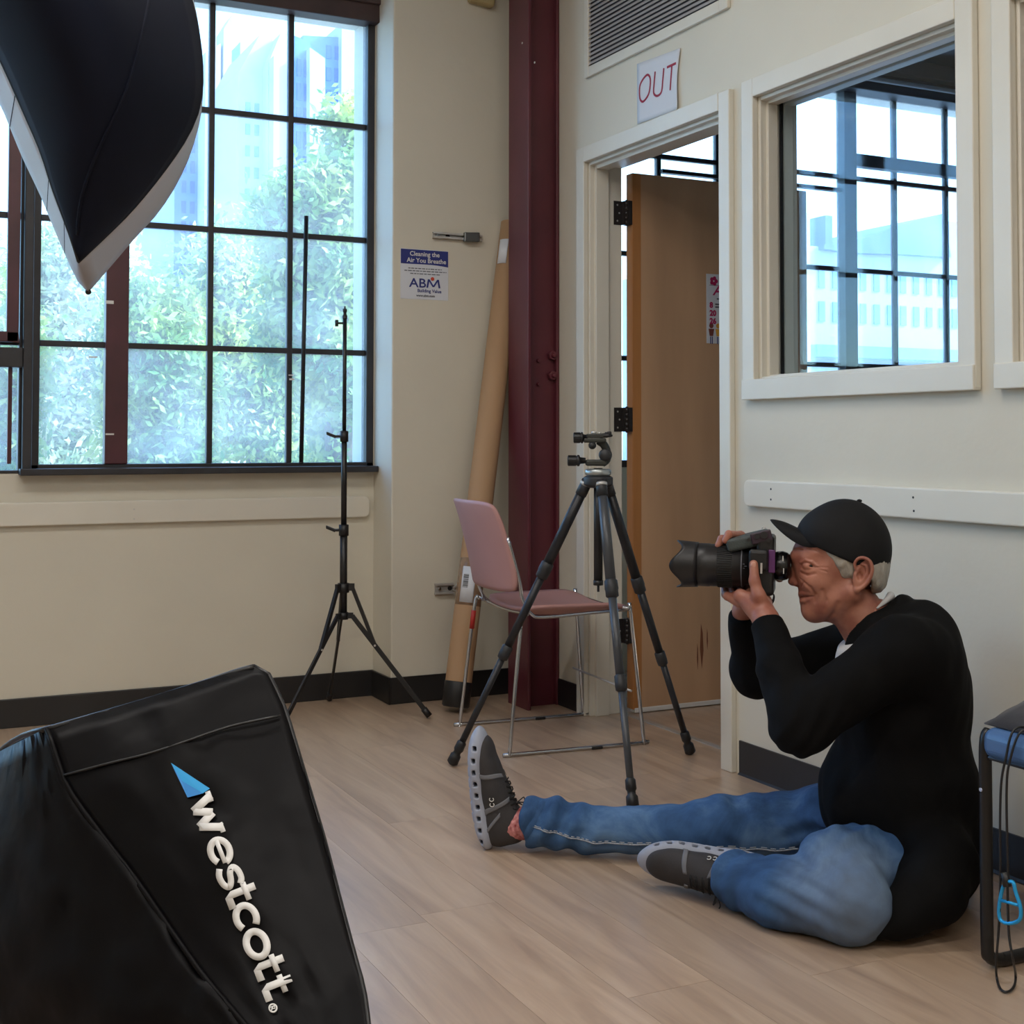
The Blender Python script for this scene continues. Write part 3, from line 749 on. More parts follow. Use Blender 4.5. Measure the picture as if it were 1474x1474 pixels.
# --- pink stacking chair
cc = V((2.135, 4.06, 0)); ca = math.radians(-5)
ch = empty('stacking_chair', cc, 'pink upholstered stacking chair with chrome sled frame in the doorway', 'chair', rz=ca)
M_PINK = mat('dusty_pink_vinyl', lin(176, 132, 128), .55, bump=.12, bscale=120, var=.04, vscale=5)
fr = MB(); r = .0065
def L3(x, y, z): return V((x, y, z))
for s_ in (-1, 1):
    y = s_ * .245; yt = s_ * .225
    pts = [L3(-.17, s_ * .19, .452), L3(-.165, yt, .455), L3(-.175, yt, .452), L3(-.19, yt + s_ * .002, .42), L3(-.235, y, .03), L3(-.236, y, .008), L3(-.225, y, .0065), L3(.225, y, .0065), L3(.243, y, .012), L3(.242, y, .03), L3(.205, yt, .44), L3(.20, yt, .452), L3(.18, s_ * .215, .456)]
    MB().tube(pts, r, 10, sub=4).build('sled_frame', M_CHROME, ch, local=True)
    # side rail under the seat and back post
    pts = [L3(.215, s_ * .20, .447), L3(.10, s_ * .212, .444), L3(-.10, s_ * .212, .436), L3(-.15, s_ * .215, .45), L3(-.180, s_ * .212, .50), L3(-.192, s_ * .214, .56), L3(-.232, s_ * .213, .70)]
    MB().tube(pts, .0058, 10, sub=5).build('back_post', M_CHROME, ch, local=True)
MB().tube([L3(.20, -.24, .18), L3(.20, .24, .18)], .004, 8).build('cross_bar', M_STEEL, ch, local=True)
MB().tube([L3(.212, -.21, .446), L3(.216, 0, .44), L3(.212, .21, .446)], .0055, 10, sub=5).build('front_rail', M_CHROME, ch, local=True)
MB().tube([L3(-.16, -.21, .448), L3(-.16, 0, .44), L3(-.16, .21, .448)], .0055, 10, sub=5).build('rear_rail', M_CHROME, ch, local=True)
for s_ in (-1, 1): MB().box(.05, .09, s_ * .245 - .009, s_ * .245 + .009, 0, .010).build('glide', M_BLKP, ch, local=True, bevel=.003)
MB().cyl(L3(-.1985, .2300, .345), L3(-.1915, .2275, .410), .0088, n=14).build('red_tape', mat('red_tape', lin(170, 40, 34), .5), ch, local=True)
def shell(F, t, nu=22, nv=22):
    top = [[F(i / (nu - 1), k / (nv - 1), 0) for k in range(nv)] for i in range(nu)]
    bot = [[F(i / (nu - 1), k / (nv - 1), t) for k in range(nv)] for i in range(nu)]
    b = MB(); b.grid(top).grid(bot)
    for e in (0, -1):
        b.grid([top[e], bot[e]]); b.grid([[row[e] for row in top], [row[e] for row in bot]])
    return b
def sq(u, v, p=7):       # unit square -> rounded square
    a = 2 * u - 1; b_ = 2 * v - 1
    return a * (1 - .5 * abs(b_) ** p * .16) , b_ * (1 - .5 * abs(a) ** p * .16)
def seatF(u, v, t):
    a, b_ = sq(u, v); x = -.165 + (a + 1) / 2 * .385; y = b_ * (.19 + .03 * u)
    z = .462 - .014 * (1 - b_ * b_) * (1 - (a * .9) ** 2) - .018 * max(0, a - .5) ** 2 * 4 + .012 * abs(b_) ** 3
    return L3(x, y, z - t * (1 - .55 * max(abs(a), abs(b_)) ** 6))
shell(seatF, .026).build('seat', M_PINK, ch, local=True, bevel=0)
def backF(u, v, t):
    a, b_ = sq(u, v, 6)
    z = .515 + (a + 1) / 2 * .30; y = b_ * (.222 - .012 * u)
    x = -.195 - .075 * u ** 1.3 - .035 * (1 - b_ * b_) + .004
    return L3(x - t * (1 - .4 * max(abs(a), abs(b_)) ** 6), y, z)
shell(backF, .013).build('backrest', M_PINK, ch, local=True)

# --- tripod with geared head
tf = [V((1.673, 3.804, 0)), V((1.918, 3.15, 0)), V((2.405, 3.60, 0))]
apex = dep(861, 688, 4.02); 
M_TRI = mat('grey_tripod_tube', lin(72, 74, 78), .38, .3, bump=.1, bscale=90)
M_TRIL = mat('dark_tripod_tube', lin(38, 39, 43), .4, .3, bump=.1, bscale=90)
M_TRID = mat('dark_tripod_plastic', lin(34, 35, 38), .5, bump=.2, bscale=90)
tr = empty('tripod', (apex.x, apex.y, 0), 'dark metal tripod with a three-way head standing before the pink chair', 'tripod')
brk = [(.32, .62), (.36, .66), (.38, .66)]
for k, f in enumerate(tf):
    d = (f - V((apex.x, apex.y, 0))); d.z = 0; dn = d.normalized()
    top = apex + dn * .035 + V((0, 0, -.012)); f2 = f + V((0, 0, .03)); ax = (f2 - top); ln = ax.length; ax.normalize()
    b1, b2 = brk[k]
    m_ = M_TRI if k == 1 else M_TRIL
    lg = MB().cyl(top, top + ax * ln * b1, .0155, n=18).build('leg', m_, tr)
    MB().cyl(top - ax * .005, top + ax * .045, .0175, n=18).build('leg_socket', M_TRID, lg)
    MB().cyl(top + ax * .002, top + ax * .012, .0182, n=18).build('socket_ring', M_STEEL, lg)
    MB().lathe(top + ax * (ln * b1 - .03), ax, [(0, .0155), (.004, .0195), (.028, .0205), (.034, .019), (.05, .019), (.054, .0135)], 18).build('twist_lock', M_TRID, lg)
    MB().cyl(top + ax * ln * b1, top + ax * ln * b2, .0128, n=16).build('lower_tube', m_, lg)
    MB().lathe(top + ax * (ln * b2 - .028), ax, [(0, .0128), (.004, .017), (.03, .0175), (.044, .0165), (.048, .011)], 18).build('twist_lock', M_TRID, lg)
    MB().cyl(top + ax * ln * b2, top + ax * (ln - .01), .0103, n=14).build('foot_tube', m_, lg)
    MB().lathe(f2 - ax * .055, ax, [(0, .0103), (.006, .015), (.03, .0155), (.036, .012), (.044, .012), (.05, .017), (.075, .018), (.082, .010)], 16).build('rubber_foot', M_BLKP, lg)
cz = V((apex.x, apex.y, 0))
MB().lathe(V((apex.x, apex.y, apex.z - .03)), (0, 0, 1), [(0, .0), (0, .03), (.01, .045), (.032, .045), (.04, .03), (.04, 0)], 24).build('shoulder', M_TRID, tr, bevel=.002)
MB().cyl(apex + V((0, 0, -.31)), apex + V((0, 0, .03)), .0135, n=18).build('centre_column', M_BLK, tr)
MB().cyl(apex + V((0, 0, -.325)), apex + V((0, 0, -.31)), .015, n=18).cyl(apex + V((0, 0, -.345)), apex + V((0, 0, -.325)), .004).build('hook', M_BLK, tr)
MB().lathe(V((apex.x, apex.y, apex.z + .008)), (0, 0, 1), [(0, .036), (.004, .04), (.016, .040), (.02, .034), (.02, 0)], 28).build('base_plate', mat('silver_anodised', lin(170, 176, 176), .35, .8), tr)
# head : built in the image plane directions r (right) , t (towards camera), u (up)
rv = V(CM[0]); rv.z = 0; rv.normalize(); tv = rv.cross(V((0, 0, 1))) ; uv = V((0, 0, 1)); mp_ = 4.02 / FPX
def hp(u, v, t=0): return dep(u, v, 4.02) + tv * t
head = MB().obox(hp(858, 666), rv, tv, uv, 15 * mp_, .026, 4.5 * mp_).build('head_base', mat('dark_green_grey_metal', lin(52, 54, 50), .45, .3), tr, bevel=.005)
HM = head.data.materials[0]
def knob(p0, p1, r, name='knob'):
    d = (p1 - p0); l = d.length
    b = MB().lathe(p0, d, [(0, 0), (0, r * .95), (l * .08, r), (l * .5, r * .98), (l * .55, r * 1.18), (l * .64, r * 1.18), (l * .7, r * .7), (l, r * .6)], 18)
    for i in range(9):
        a = d.orthogonal().normalized(); c_ = d.normalized().cross(a); t = 2 * pi * i / 9
        q = p0 + (a * math.cos(t) + c_ * math.sin(t)) * r
        b.obox(q + d * .25, d, a * math.cos(t) + c_ * math.sin(t), -a * math.sin(t) + c_ * math.cos(t), l * .22, .0015, .0025)
    return b.build(name, M_BLKP, head)
knob(hp(817, 663), hp(843, 663), 7 * mp_); knob(hp(825.5, 630), hp(846, 630), 7 * mp_)
knob(hp(880, 625, .01), hp(866, 626, .01), 3.2 * mp_)
MB().tube([hp(866, 667), hp(873, 661), hp(873.5, 650), hp(869, 640), hp(862, 634)], [.013, .0135, .0125, .0125, .014], 14, sub=4).build('arm', HM, head)
MB().lathe(hp(871, 655, -.03), tv, [(0, 0), (0, .018), (.05, .02), (.058, .017), (.058, 0)], 20).build('pivot', M_TRID, head)
MB().lathe(hp(852, 641, -.012), tv, [(0, 0), (0, .010), (.035, .012), (.038, 0)], 16).build('pivot', M_TRID, head)
MB().obox(hp(856, 634), rv, tv, uv, 16 * mp_, .025, 3.2 * mp_).build('platform', HM, head, bevel=.004)
MB().obox(hp(857, 627.5), rv, tv, uv, 13 * mp_, .022, 3 * mp_).build('clamp', HM, head, bevel=.003)
MB().cyl(hp(855, 625), hp(855, 621), .008).cyl(hp(863, 625), hp(863, 622), .006).build('clamp_screw', M_STEEL, head)
knob(hp(868, 627, .02), hp(881, 627, .02), 2.4 * mp_)

# --- light stand by the window
c0 = V((1.585, 4.62, 0))
zt_ = lambda v: at(493, v, 1, 4.62).z
st = empty('light_stand', c0, 'black lighting stand with spread legs in front of the window', 'stand')
zT = zt_(443); z1 = zt_(845); z2 = zt_(886); zm = zt_(625); zl = zt_(760)
MB().cyl(c0 + V((0, 0, z2 - .005)), c0 + V((0, 0, zl)), .0135, n=16).build('lower_tube', M_BLK, st)
MB().cyl(c0 + V((0, 0, zl)), c0 + V((0, 0, zm)), .0105, n=16).build('middle_tube', M_BLK, st)
MB().cyl(c0 + V((0, 0, zm)), c0 + V((0, 0, zT - .04)), .0075, n=14).build('upper_tube', M_BLK, st)
MB().lathe(c0 + V((0, 0, zT - .04)), (0, 0, 1), [(0, .0095), (.012, .0095), (.014, .006), (.024, .006), (.025, .008), (.036, .008), (.038, .003), (.046, .003)], 14).build('spigot', M_BLK, st)
for z, s_ in ((zl, 1), (zm, .85)):
    cl = MB().cyl(c0 + V((0, 0, z - .028)), c0 + V((0, 0, z + .012)), .018 * s_, n=18).build('clamp_collar', M_BLKP, st)
    MB().cyl(c0 + V((0, 0, z - .008)), c0 - rv * .04 + V((0, 0, z - .008)), .005).obox(c0 - rv * .048 + V((0, 0, z - .003)), rv - uv * .4, tv, uv, .018, .007, .006).build('wing_knob', M_BLKP, cl, bevel=.002)
o = MB().cyl(c0 + V((0, 0, zt_(465))), c0 - rv * .03 + V((0, 0, zt_(465))), .004).cyl(c0 - rv * .03 + V((0, 0, zt_(465) - .012)), c0 - rv * .03 + V((0, 0, zt_(465) + .012)), .006).build('wing_knob', M_BLKP, st)
MB().cyl(c0 + V((0, 0, z1 - .02)), c0 + V((0, 0, z1 + .014)), .021, n=18).build('leg_collar', M_BLKP, st)
MB().cyl(c0 + V((0, 0, z2 - .014)), c0 + V((0, 0, z2 + .012)), .018, n=18).build('brace_collar', M_BLKP, st)
for f in (V((1.866, 4.483, 0)), V((1.641, 4.942, 0)), V((1.300, 4.455, 0))):
    d = f - c0; dn = d.normalized(); sd = dn.cross(uv)
    A = c0 + dn * .032 + V((0, 0, z2)); F = f + V((0, 0, .014)); mid = A + (F - A) * .30
    B = c0 + dn * .034 + V((0, 0, z1 - .005))
    l_ = MB().obox((A + F) / 2, F - A, sd, (F - A).cross(sd), (F - A).length / 2, .0045, .0085).build('leg', M_BLK, st, bevel=.002)
    MB().obox((B + mid) / 2, mid - B, sd, (mid - B).cross(sd), (mid - B).length / 2, .006, .0065).build('brace', M_BLK, l_)
    MB().obox(c0 + dn * .022 + V((0, 0, z1)), dn, sd, uv, .018, .006, .013).obox(c0 + dn * .02 + V((0, 0, z2)), dn, sd, uv, .016, .006, .010).build('lug', M_BLKP, l_)
    MB().cyl(F - (F - A).normalized() * .03, F + (F - A).normalized() * .004, .012, n=12).build('rubber_tip', M_BLKP, l_)
    MB().cyl(mid - sd * .008, mid + sd * .008, .004, n=10).build('rivet', M_STEEL, l_)
# --- thin rod standing in the window
p0 = at(433.5, 668, 1, YW - .05); p1 = at(441, 311, 1, YW - .035); 
rod = MB().cyl(p0, p1, .0085, n=14).cyl(p0, p0 + (p1 - p0) * .008, .0105, n=14).build('window_pole', M_BLKP); tag(rod, 'thin black rod standing upright against the window panes', 'pole')
sh_ = MB().box(.5, 1.836, YW - .062, YW + .01, Z0 - .008, Z0 + .016).build('trim_6', M_STEELP, bevel=.003); tag(sh_, kind='structure')

# --- hanging softbox, top left
M_SBK = mat('sheen_tinted_black_fabric', lin(17, 22, 38), .85, spec=.2, bump=.15, bscale=14, var=.15, vscale=5)  # black cloth, navy base colour paints in the window light's bluish sheen
M_SGR = leaf_mat('grey_softbox_lip', lin(205, 206, 212), lin(214, 215, 220))
M_SWH = mat('white_diffuser', lin(225, 226, 230), .7)
def interp(c, n):
    c = [V((x, y, 0)) for x, y in c]; q = smooth_path(c, 12); d = [0]
    for a, b in zip(q, q[1:]): d.append(d[-1] + (b - a).length)
    out = []
    for i in range(n):
        t = d[-1] * i / (n - 1); k = max(j for j in range(len(d)) if d[j] <= t + 1e-9); k = min(k, len(q) - 2)
        f_ = (t - d[k]) / max(1e-9, d[k + 1] - d[k]); out.append(q[k].lerp(q[k + 1], f_))
    return out
NU, NV = 30, 24
rim = interp([(113, 377), (100, 336), (76, 271), (58, 216), (29, 149), (0, 85), (-40, 10), (-90, -80), (-150, -190)], NU)      # front rim, left edge
rib = interp([(113, 377), (150, 342), (190, 302), (232, 251), (266, 202), (285, 160), (291, 117), (287, 58), (272, -10), (235, -95), (160, -190)], NU)  # rib bowing to the right
lip0 = interp([(127, 420), (112, 404), (82, 338), (58, 280), (32, 225), (0, 149), (-42, 68), (-96, -30), (-160, -150)], NU)
lip1 = interp([(127, 420), (160, 382), (196, 340), (224, 310), (250, 272), (272, 226), (288, 170), (292, 117), (288.5, 58), (275, -10), (240, -95), (165, -190)], NU)
sb = empty('hanging_softbox', dep(60, 100, 2.5), 'large black softbox with grey lip hanging in the top left corner', 'softbox')
def dd(i, k): # depth, metres along the view axis: bulging towards the camera
    s_ = i / (NU - 1); t = k / (NV - 1)
    return 2.45 - .30 * math.sin(pi * min(1, s_ * .62)) * math.sin(pi * t) ** .8 + .25 * t * s_ ** .5 - .12 * s_
rows = []
for i in range(NU):
    a, b = rim[i], rib[i]; r_ = []
    for k in range(NV):
        t = k / (NV - 1); p = a.lerp(b, t); r_.append(dep(p.x, p.y, dd(i, k)))
    rows.append(r_)
MB().grid(rows).build('canopy', M_SBK, sb, solid=.003)
# sewn ribs on the canopy
for tt in (.62,):
    pts = []
    for i in range(2, NU):
        s_ = i / (NU - 1); t = min(.98, .18 + .95 * s_); k = t * (NV - 1)
        p = rim[i].lerp(rib[i], t); pts.append(dep(p.x, p.y, dd(i, k) - .004))
    MB().tube(pts, .0028, 6).build('rib', M_SBK, sb)
rows = [[dep(*(rim[i].lerp(lip0[i], k / 5).xy), dd(i, 0) + .002 + .16 * k / 5) for k in range(6)] for i in range(NU)]
lp = MB().grid(rows).build('lip', M_SGR, sb, solid=.002)
rows = [[dep(*(rib[i].lerp(lip1[i], k / 5).xy), dd(i, NV - 1) + .002 + .16 * k / 5) for k in range(6)] for i in range(NU)]
lp2 = MB().grid(rows).build('lip', M_SGR, sb, solid=.002)
for i in (3, 6, 12, 19): 
    MB().tube([dep(*(rim[i].lerp(lip0[i], k / 5).xy), dd(i, 0) - .002 + .16 * k / 5) for k in range(6)], .0012, 5).build('seam', M_SBK, lp)
MB().tube([r_[0] for r_ in rows], .003, 6).build('piping', M_BLK, lp2)
MB().tube([dep(*(rim[i].xy), dd(i, 0)) for i in range(NU)], .003, 6).build('piping', M_BLK, lp)
MB().ball(dep(127, 420, dd(0, 0) + .162), .006).build('rib_tip', M_BLKP, sb)
# far side: diffuser and the other half of the shell, closing the box
rows = [[dep(*(lip0[i].lerp(lip1[i], k / 9).xy), (dd(i, 0) * (1 - k / 9) + dd(i, NV - 1) * k / 9) + .165 + .10 * math.sin(pi * k / 9) * math.sin(pi * min(1, i / (NU - 1)))) for k in range(10)] for i in range(NU)]
MB().grid(rows).build('diffuser', M_SWH, sb, solid=.002)
# boom stand, left of the frame
bs = V(dep(-190, 600, 2.6)); bs.z = 0
MB().cyl(V((bs.x, bs.y, .0)), V((bs.x, bs.y, 2.35)), .014).cyl(V((bs.x, bs.y, 2.3)), dep(-60, -120, 2.55), .012).build('boom', M_BLK, sb)
for k in range(3):
    a_ = k * 2.1 + .5; MB().cyl((bs.x, bs.y, .35), (bs.x + .45 * math.cos(a_), bs.y + .45 * math.sin(a_), .012), .009).build('boom_leg', M_BLK, sb)

# --- floor softbox with lettering, lower left
M_NYL = mat('glossy_black_nylon', lin(7, 6, 8), .45, spec=.12, bump=.6, bscale=5, var=.3, vscale=4, bdist=.012)
D0, D1_ = 1.55, 1.30
def sd_(u, v):   # depth of the lettered panel as a plane
    return 1.56 - (v - 960) / 514 * .28 + (u - 230) / 600 * -.05
def pp(u, v, e=0): return dep(u, v, sd_(u, v) + e)
fb = empty('floor_softbox', (dep(300, 1450, 1.35).x, dep(300, 1450, 1.35).y, 0), 'black nylon softbox with white lettering standing on the floor at lower left', 'softbox')
rt = interp([(366, 959), (384, 966), (397, 990), (412, 1024), (438, 1110), (466, 1204), (490, 1296), (510, 1372), (524, 1424), (531, 1474), (540, 1560)], 26)
lf = interp([(66, 1049), (78, 1080), (96, 1132), (140, 1195), (196, 1268), (246, 1340), (292, 1405), (340, 1462), (372, 1500), (400, 1540), (420, 1580)], 26)
nz_ = lambda a, b, s_=1.0: noise.noise(V((a * 3.1 * s_, b * 3.1 * s_, 3.3)))
rows = []; rows_panel = []
for i in range(26):
    r_ = []; er_ = []
    for k in range(22):
        t = k / 21; p = lf[i].lerp(rt[i], t)
        wv = .010 * nz_(i / 4, t * 2.2) * math.sin(pi * t) + .006 * math.sin(i * .9 + 5 * t) * math.sin(pi * t) * max(0, 1 - abs(i - 5) / 6)
        e = -.028 * math.sin(pi * t) * math.sin(pi * min(1, i / 20 + .05)) + wv
        r_.append(pp(p.x, p.y, e)); er_.append(e)
    rows.append(r_); rows_panel.append(er_)
pan = MB().grid(rows).build('side_panel', M_NYL, fb, solid=.003)
# shell on the left
l2 = interp([(-5, 1085), (-30, 1180), (-60, 1300), (-40, 1420), (40, 1540), (160, 1620), (300, 1640)], 26)
rows = []
for i in range(26):
    r_ = []
    for k in range(18):
        t = k / 17; p = lf[i].lerp(l2[i], t)
        r_.append(pp(p.x, p.y, .16 * t - .03 * math.sin(pi * t) + .012 * nz_(i / 3, t * 3 + 7)))
    rows.append(r_)
MB().grid(rows).build('side_panel', M_NYL, fb, solid=.003)
# top edge fold and the piping
te = interp([(-5, 1085), (15, 1068), (40, 1055), (66, 1049), (130, 1031), (200, 1011), (290, 983), (340, 966), (366, 959)], 26)
ea = lambda i: sd_(te[i].x, te[i].y) + (.0 if te[i].x > 60 else .02 * (66 - te[i].x) / 66)
MB().tube([dep(p.x, p.y + 1, sd_(p.x, p.y) + (.0 if p.x > 62 else .16 * (66 - p.x) / 71)) for p in te], .0035, 8).build('piping', M_BLK, fb)
MB().tube([pp(p.x + 1, p.y, -.002) for p in lf[:24]], .003, 8).build('piping', M_NYL, fb)
MB().tube([pp(p.x - 1, p.y, .001) for p in rt[:24]], .0028, 8).build('piping', M_BLK, fb)
lipln = interp([(92, 1116), (160, 1098), (210, 1086), (260, 1070), (330, 1046), (404, 1030)], 18)
MB().tube([pp(p.x, p.y, -.022 * math.sin(pi * (i + 1) / 20) - .001) for i, p in enumerate(lipln)], .0016, 6).build('seam', M_BLK, fb)
# back face (diffuser) and far panels
bk = [dep(p.x, p.y, sd_(p.x, p.y) + .0 + (.16 * (66 - p.x) / 71 if p.x < 66 else 0)) for p in te]
off = dep(560, 1010, 2.05) - dep(366, 959, sd_(366, 959))
off = V((.12, .26, -.20))
rows = [[b + off * (k / 6) for k in range(7)] for b in bk]
MB().grid(rows).build('front_panel', M_NYL, fb, solid=.002)
apx = V((fb.location.x + .02, fb.location.y + .16, .10))
rows = []
for i in range(26):
    a = pp(rt[i].x, rt[i].y); b = (bk[-1] + off).lerp(apx + V((.05, .05, 0)), i / 25)
    rows.append([a.lerp(b, k / 6) for k in range(7)])
MB().grid(rows).build('side_panel', M_NYL, fb, solid=.002)
rows = [[(b + off).lerp(apx + V((0, .05, 0)), k / 6) for k in range(7)] for b in bk]
MB().grid(rows).build('side_panel', M_NYL, fb, solid=.002)
MB().cyl((apx.x, apx.y, 0), (apx.x, apx.y, .16), .085, n=28).build('speed_ring', M_BLKP, fb)
# lettering on the panel: slab letters drawn as ribbons that follow the cloth
EG = []
for i in range(26):
    for k in range(22):
        p = lf[i].lerp(rt[i], k / 21); w_ = rows_panel[i][k]; EG.append((p.x, p.y, w_))
EG = np.array(EG)
def pe(u, v, e=-.0045):
    d2 = (EG[:, 0] - u) ** 2 + (EG[:, 1] - v) ** 2; ix = np.argsort(d2)[:12]; wt = 1 / (d2[ix] + 90); ee = (EG[ix, 2] * wt).sum() / wt.sum()
    return pp(u, v, ee + e)
BL0 = V((271, 1150, 0)); DR = V((115, 292, 0)) / 314; UP = V((.93, -.366, 0))
def gp(a, b): q = BL0 + DR * (a * 314) + UP * (b * 34 - 2); return q
let = MB()
def stroke(P, w, closed=False, sub=6):
    P = [gp(*p) for p in P]
    if sub and len(P) > 2: P = smooth_path(P, sub, closed)
    n = len(P); rows = []
    for i in range(n):
        t = (P[(i + 1) % n if (closed or i < n - 1) else i] - P[i - 1 if (closed or i > 0) else 0]).normalized(); s_ = V((-t.y, t.x, 0)) * (w * 37 / 2)
        a_, b_ = P[i] - s_, P[i] + s_; rows.append([pe(a_.x, a_.y), pe(b_.x, b_.y)])
    if closed: rows.append(rows[0])
    let.grid(rows, True)
def ring(c, rx, ry, t0, t1, w, n=14, closed=False):
    stroke([(c[0] + rx * math.cos(t0 + (t1 - t0) * i / n), c[1] + ry * math.sin(t0 + (t1 - t0) * i / n)) for i in range(n + (0 if closed else 1))], w, closed, 2)
W1_ = .30
for a0, b0, a1, b1 in ((.022, 1.0, .062, .06), (.062, .06, .098, .82), (.098, .82, .138, .06), (.138, .06, .178, 1.0)): stroke([(a0, b0), (a1, b1)], W1_, sub=0)
stroke([(.0, .93), (.05, .93)], .20, sub=0); stroke([(.155, .93), (.20, .93)], .20, sub=0)
ring((.278, .5), .055, .40, .15, 5.6, .26); stroke([(.225, .52), (.335, .52)], .17, sub=0)
stroke([(.448, .80), (.425, .93), (.385, .90), (.365, .73), (.385, .56), (.425, .46), (.445, .30), (.425, .12), (.385, .07), (.352, .20)], .24, sub=4)
for c0_ in (.470, .825, .925):
    stroke([(c0_ + .012, 1.34), (c0_ + .012, .30), (c0_ + .024, .12), (c0_ + .075, .12)], .29, sub=0); stroke([(c0_ - .022, .90), (c0_ + .062, .90)], .22, sub=0)
ring((.605, .5), .058, .42, .75, 5.5, .27); ring((.735, .5), .060, .42, 0, 2 * pi, .28, 18, True)
ring((1.035, .15), .018, .16, 0, 2 * pi, .06, 14, True); stroke([(1.028, .05), (1.028, .25), (1.040, .22), (1.036, .13), (1.028, .13)], .05, sub=0); stroke([(1.033, .13), (1.043, .05)], .05, sub=0)
let.build('lettering', M_WHT, pan, solid=.0005)
M_CY = mat('bright_blue_print', lin(50, 160, 225), .5); M_CY2 = mat('mid_blue_print', lin(34, 124, 196), .5)
e_ = -.0045
MB().prism([pe(246, 1098, e_), pe(302, 1135, e_), pe(292, 1142, e_), pe(262, 1124, e_)], (pe(250, 1110, e_ - .0006) - pe(250, 1110, e_))).build('emblem', M_CY, pan)
MB().prism([pe(246, 1098, e_), pe(262, 1124, e_), pe(292, 1142, e_), pe(270, 1148, e_)], (pe(250, 1110, e_ - .0006) - pe(250, 1110, e_))).build('emblem', M_CY2, pan)

# --- poster on the door
a = at(1016.5, 394, 1, DLY); b = at(1016.5, 494, 1, DLY); pw = .28; px0, pz1, pz0 = a.x, a.z, b.z; ph = pz1 - pz0
ps = empty('door_poster', (px0 + pw / 2, DLY, pz0), 'white event poster with magenta dates stuck on the open wooden door', 'poster')
MB().box(px0, px0 + pw, DLY - .0018, DLY - .0004, pz0, pz1).build('sheet', M_PAPER, ps)
M_MAG = mat('magenta_print', lin(176, 30, 92), .6)
def pt(s, sz, fx, fz, m, **k): return text(s, sz, m, (px0 + fx, DLY - .0026, pz1 - ph * fz), (1, 0, 0), (0, 0, 1), parent=ps, ext=.0002, align='LEFT', **k)
pt('Au', .056, .030, .30, M_MAG, bold=.0012, shear=.3)
pt('8', .030, .014, .485, M_MAG, bold=.0014); pt('20', .030, .014, .60, M_MAG, bold=.0014); pt('26', .030, .014, .715, M_MAG, bold=.0014)
b = MB()
for k, z in enumerate((.43, .47, .555, .60, .67, .71)): b.box(px0 + (.04 if k < 2 else .062), px0 + .2, DLY - .0024, DLY - .002, pz1 - ph * z - .004, pz1 - ph * z + .002)
b.box(px0 + .048, px0 + .2, DLY - .0024, DLY - .002, pz1 - ph * .365, pz1 - ph * .345).box(px0 + .014, px0 + .06, DLY - .0024, DLY - .002, pz1 - ph * .165, pz1 - ph * .158)
b.build('small_print', M_GREYT, ps)['kind'] = 'stuff'
b = MB()
for k in range(5):
    t = 2 * pi * k / 5; b.cyl((px0 + .034 + .011 * math.cos(t), DLY - .0024, pz1 - ph * .10 + .011 * math.sin(t)), (px0 + .034 + .011 * math.cos(t), DLY - .0018, pz1 - ph * .10 + .011 * math.sin(t)), .008, n=12)
b.build('flower_mark', M_MAG, ps)
cols = [lin(120, 60, 50), lin(214, 160, 60), lin(190, 50, 60), lin(60, 70, 90)]
for k in range(4):
    x_ = px0 + .022 + .032 * k; z_ = pz1 - ph * .82; y_ = DLY - .0022
    MB().cyl((x_, y_, z_ + .02), (x_, y_ + .0006, z_ + .02), .010, n=14).prism([(x_ - .013, y_, z_ + .008), (x_ + .013, y_, z_ + .008), (x_ + .008, y_, z_ - .02), (x_ - .008, y_, z_ - .02)], (0, .0006, 0)).build('figure', mat('print_%d' % k, cols[k], .6), ps)
    MB().box(x_ - .006, x_ - .002, y_, y_ + .0006, z_ - .05, z_ - .022).box(x_ + .002, x_ + .006, y_, y_ + .0006, z_ - .05, z_ - .022).build('figure', M_NAVY, ps)

# --- chair at the right edge
M_BTUBE = mat('black_chair_tube', lin(18, 18, 20), .35)
M_BLUEV = mat('blue_vinyl', lin(70, 104, 150), .35, bump=.15, bscale=60)
bc0 = V((2.13, 1.66, 0))
bch = empty('side_chair', bc0, 'black tubular chair with blue seat cut off by the right edge', 'chair')
for s_, nm in ((.245, 'side_frame'), (-.245, 'side_frame')):
    y = 1.66 + s_
    MB().tube([V((1.97, y, .455)), V((1.958, y, .43)), V((1.957, y, .30)), V((1.957, y, .06)), V((1.962, y, .025)), V((1.99, y, .0135)), V((2.03, y, .0125)), V((2.28, y, .0125)), V((2.31, y, .02)), V((2.33, y, .06)), V((2.33, y, .30)), V((2.335, y, .45)), V((2.36, y, .84))], .0125, 14, sub=5).build(nm, M_BTUBE, bch)
MB().box(1.935, 2.33, 1.42, 1.90, .408, .468).build('seat', M_BLUEV, bch, bevel=.024, bseg=8)
MB().box(1.95, 2.34, 1.425, 1.895, .404, .412).build('seat_pan', M_BTUBE, bch, bevel=.003)
MB().obox((2.36, 1.66, .72), (1, 0, .06), (0, 1, 0), (-.06, 0, 1), .016, .235, .13).build('backrest', M_BLUEV, bch, bevel=.012, bseg=3)
MB().cyl((1.9435, 1.905, .345), (1.9465, 1.905, .345), .004, n=10).build('screw', M_CHROME, bch)
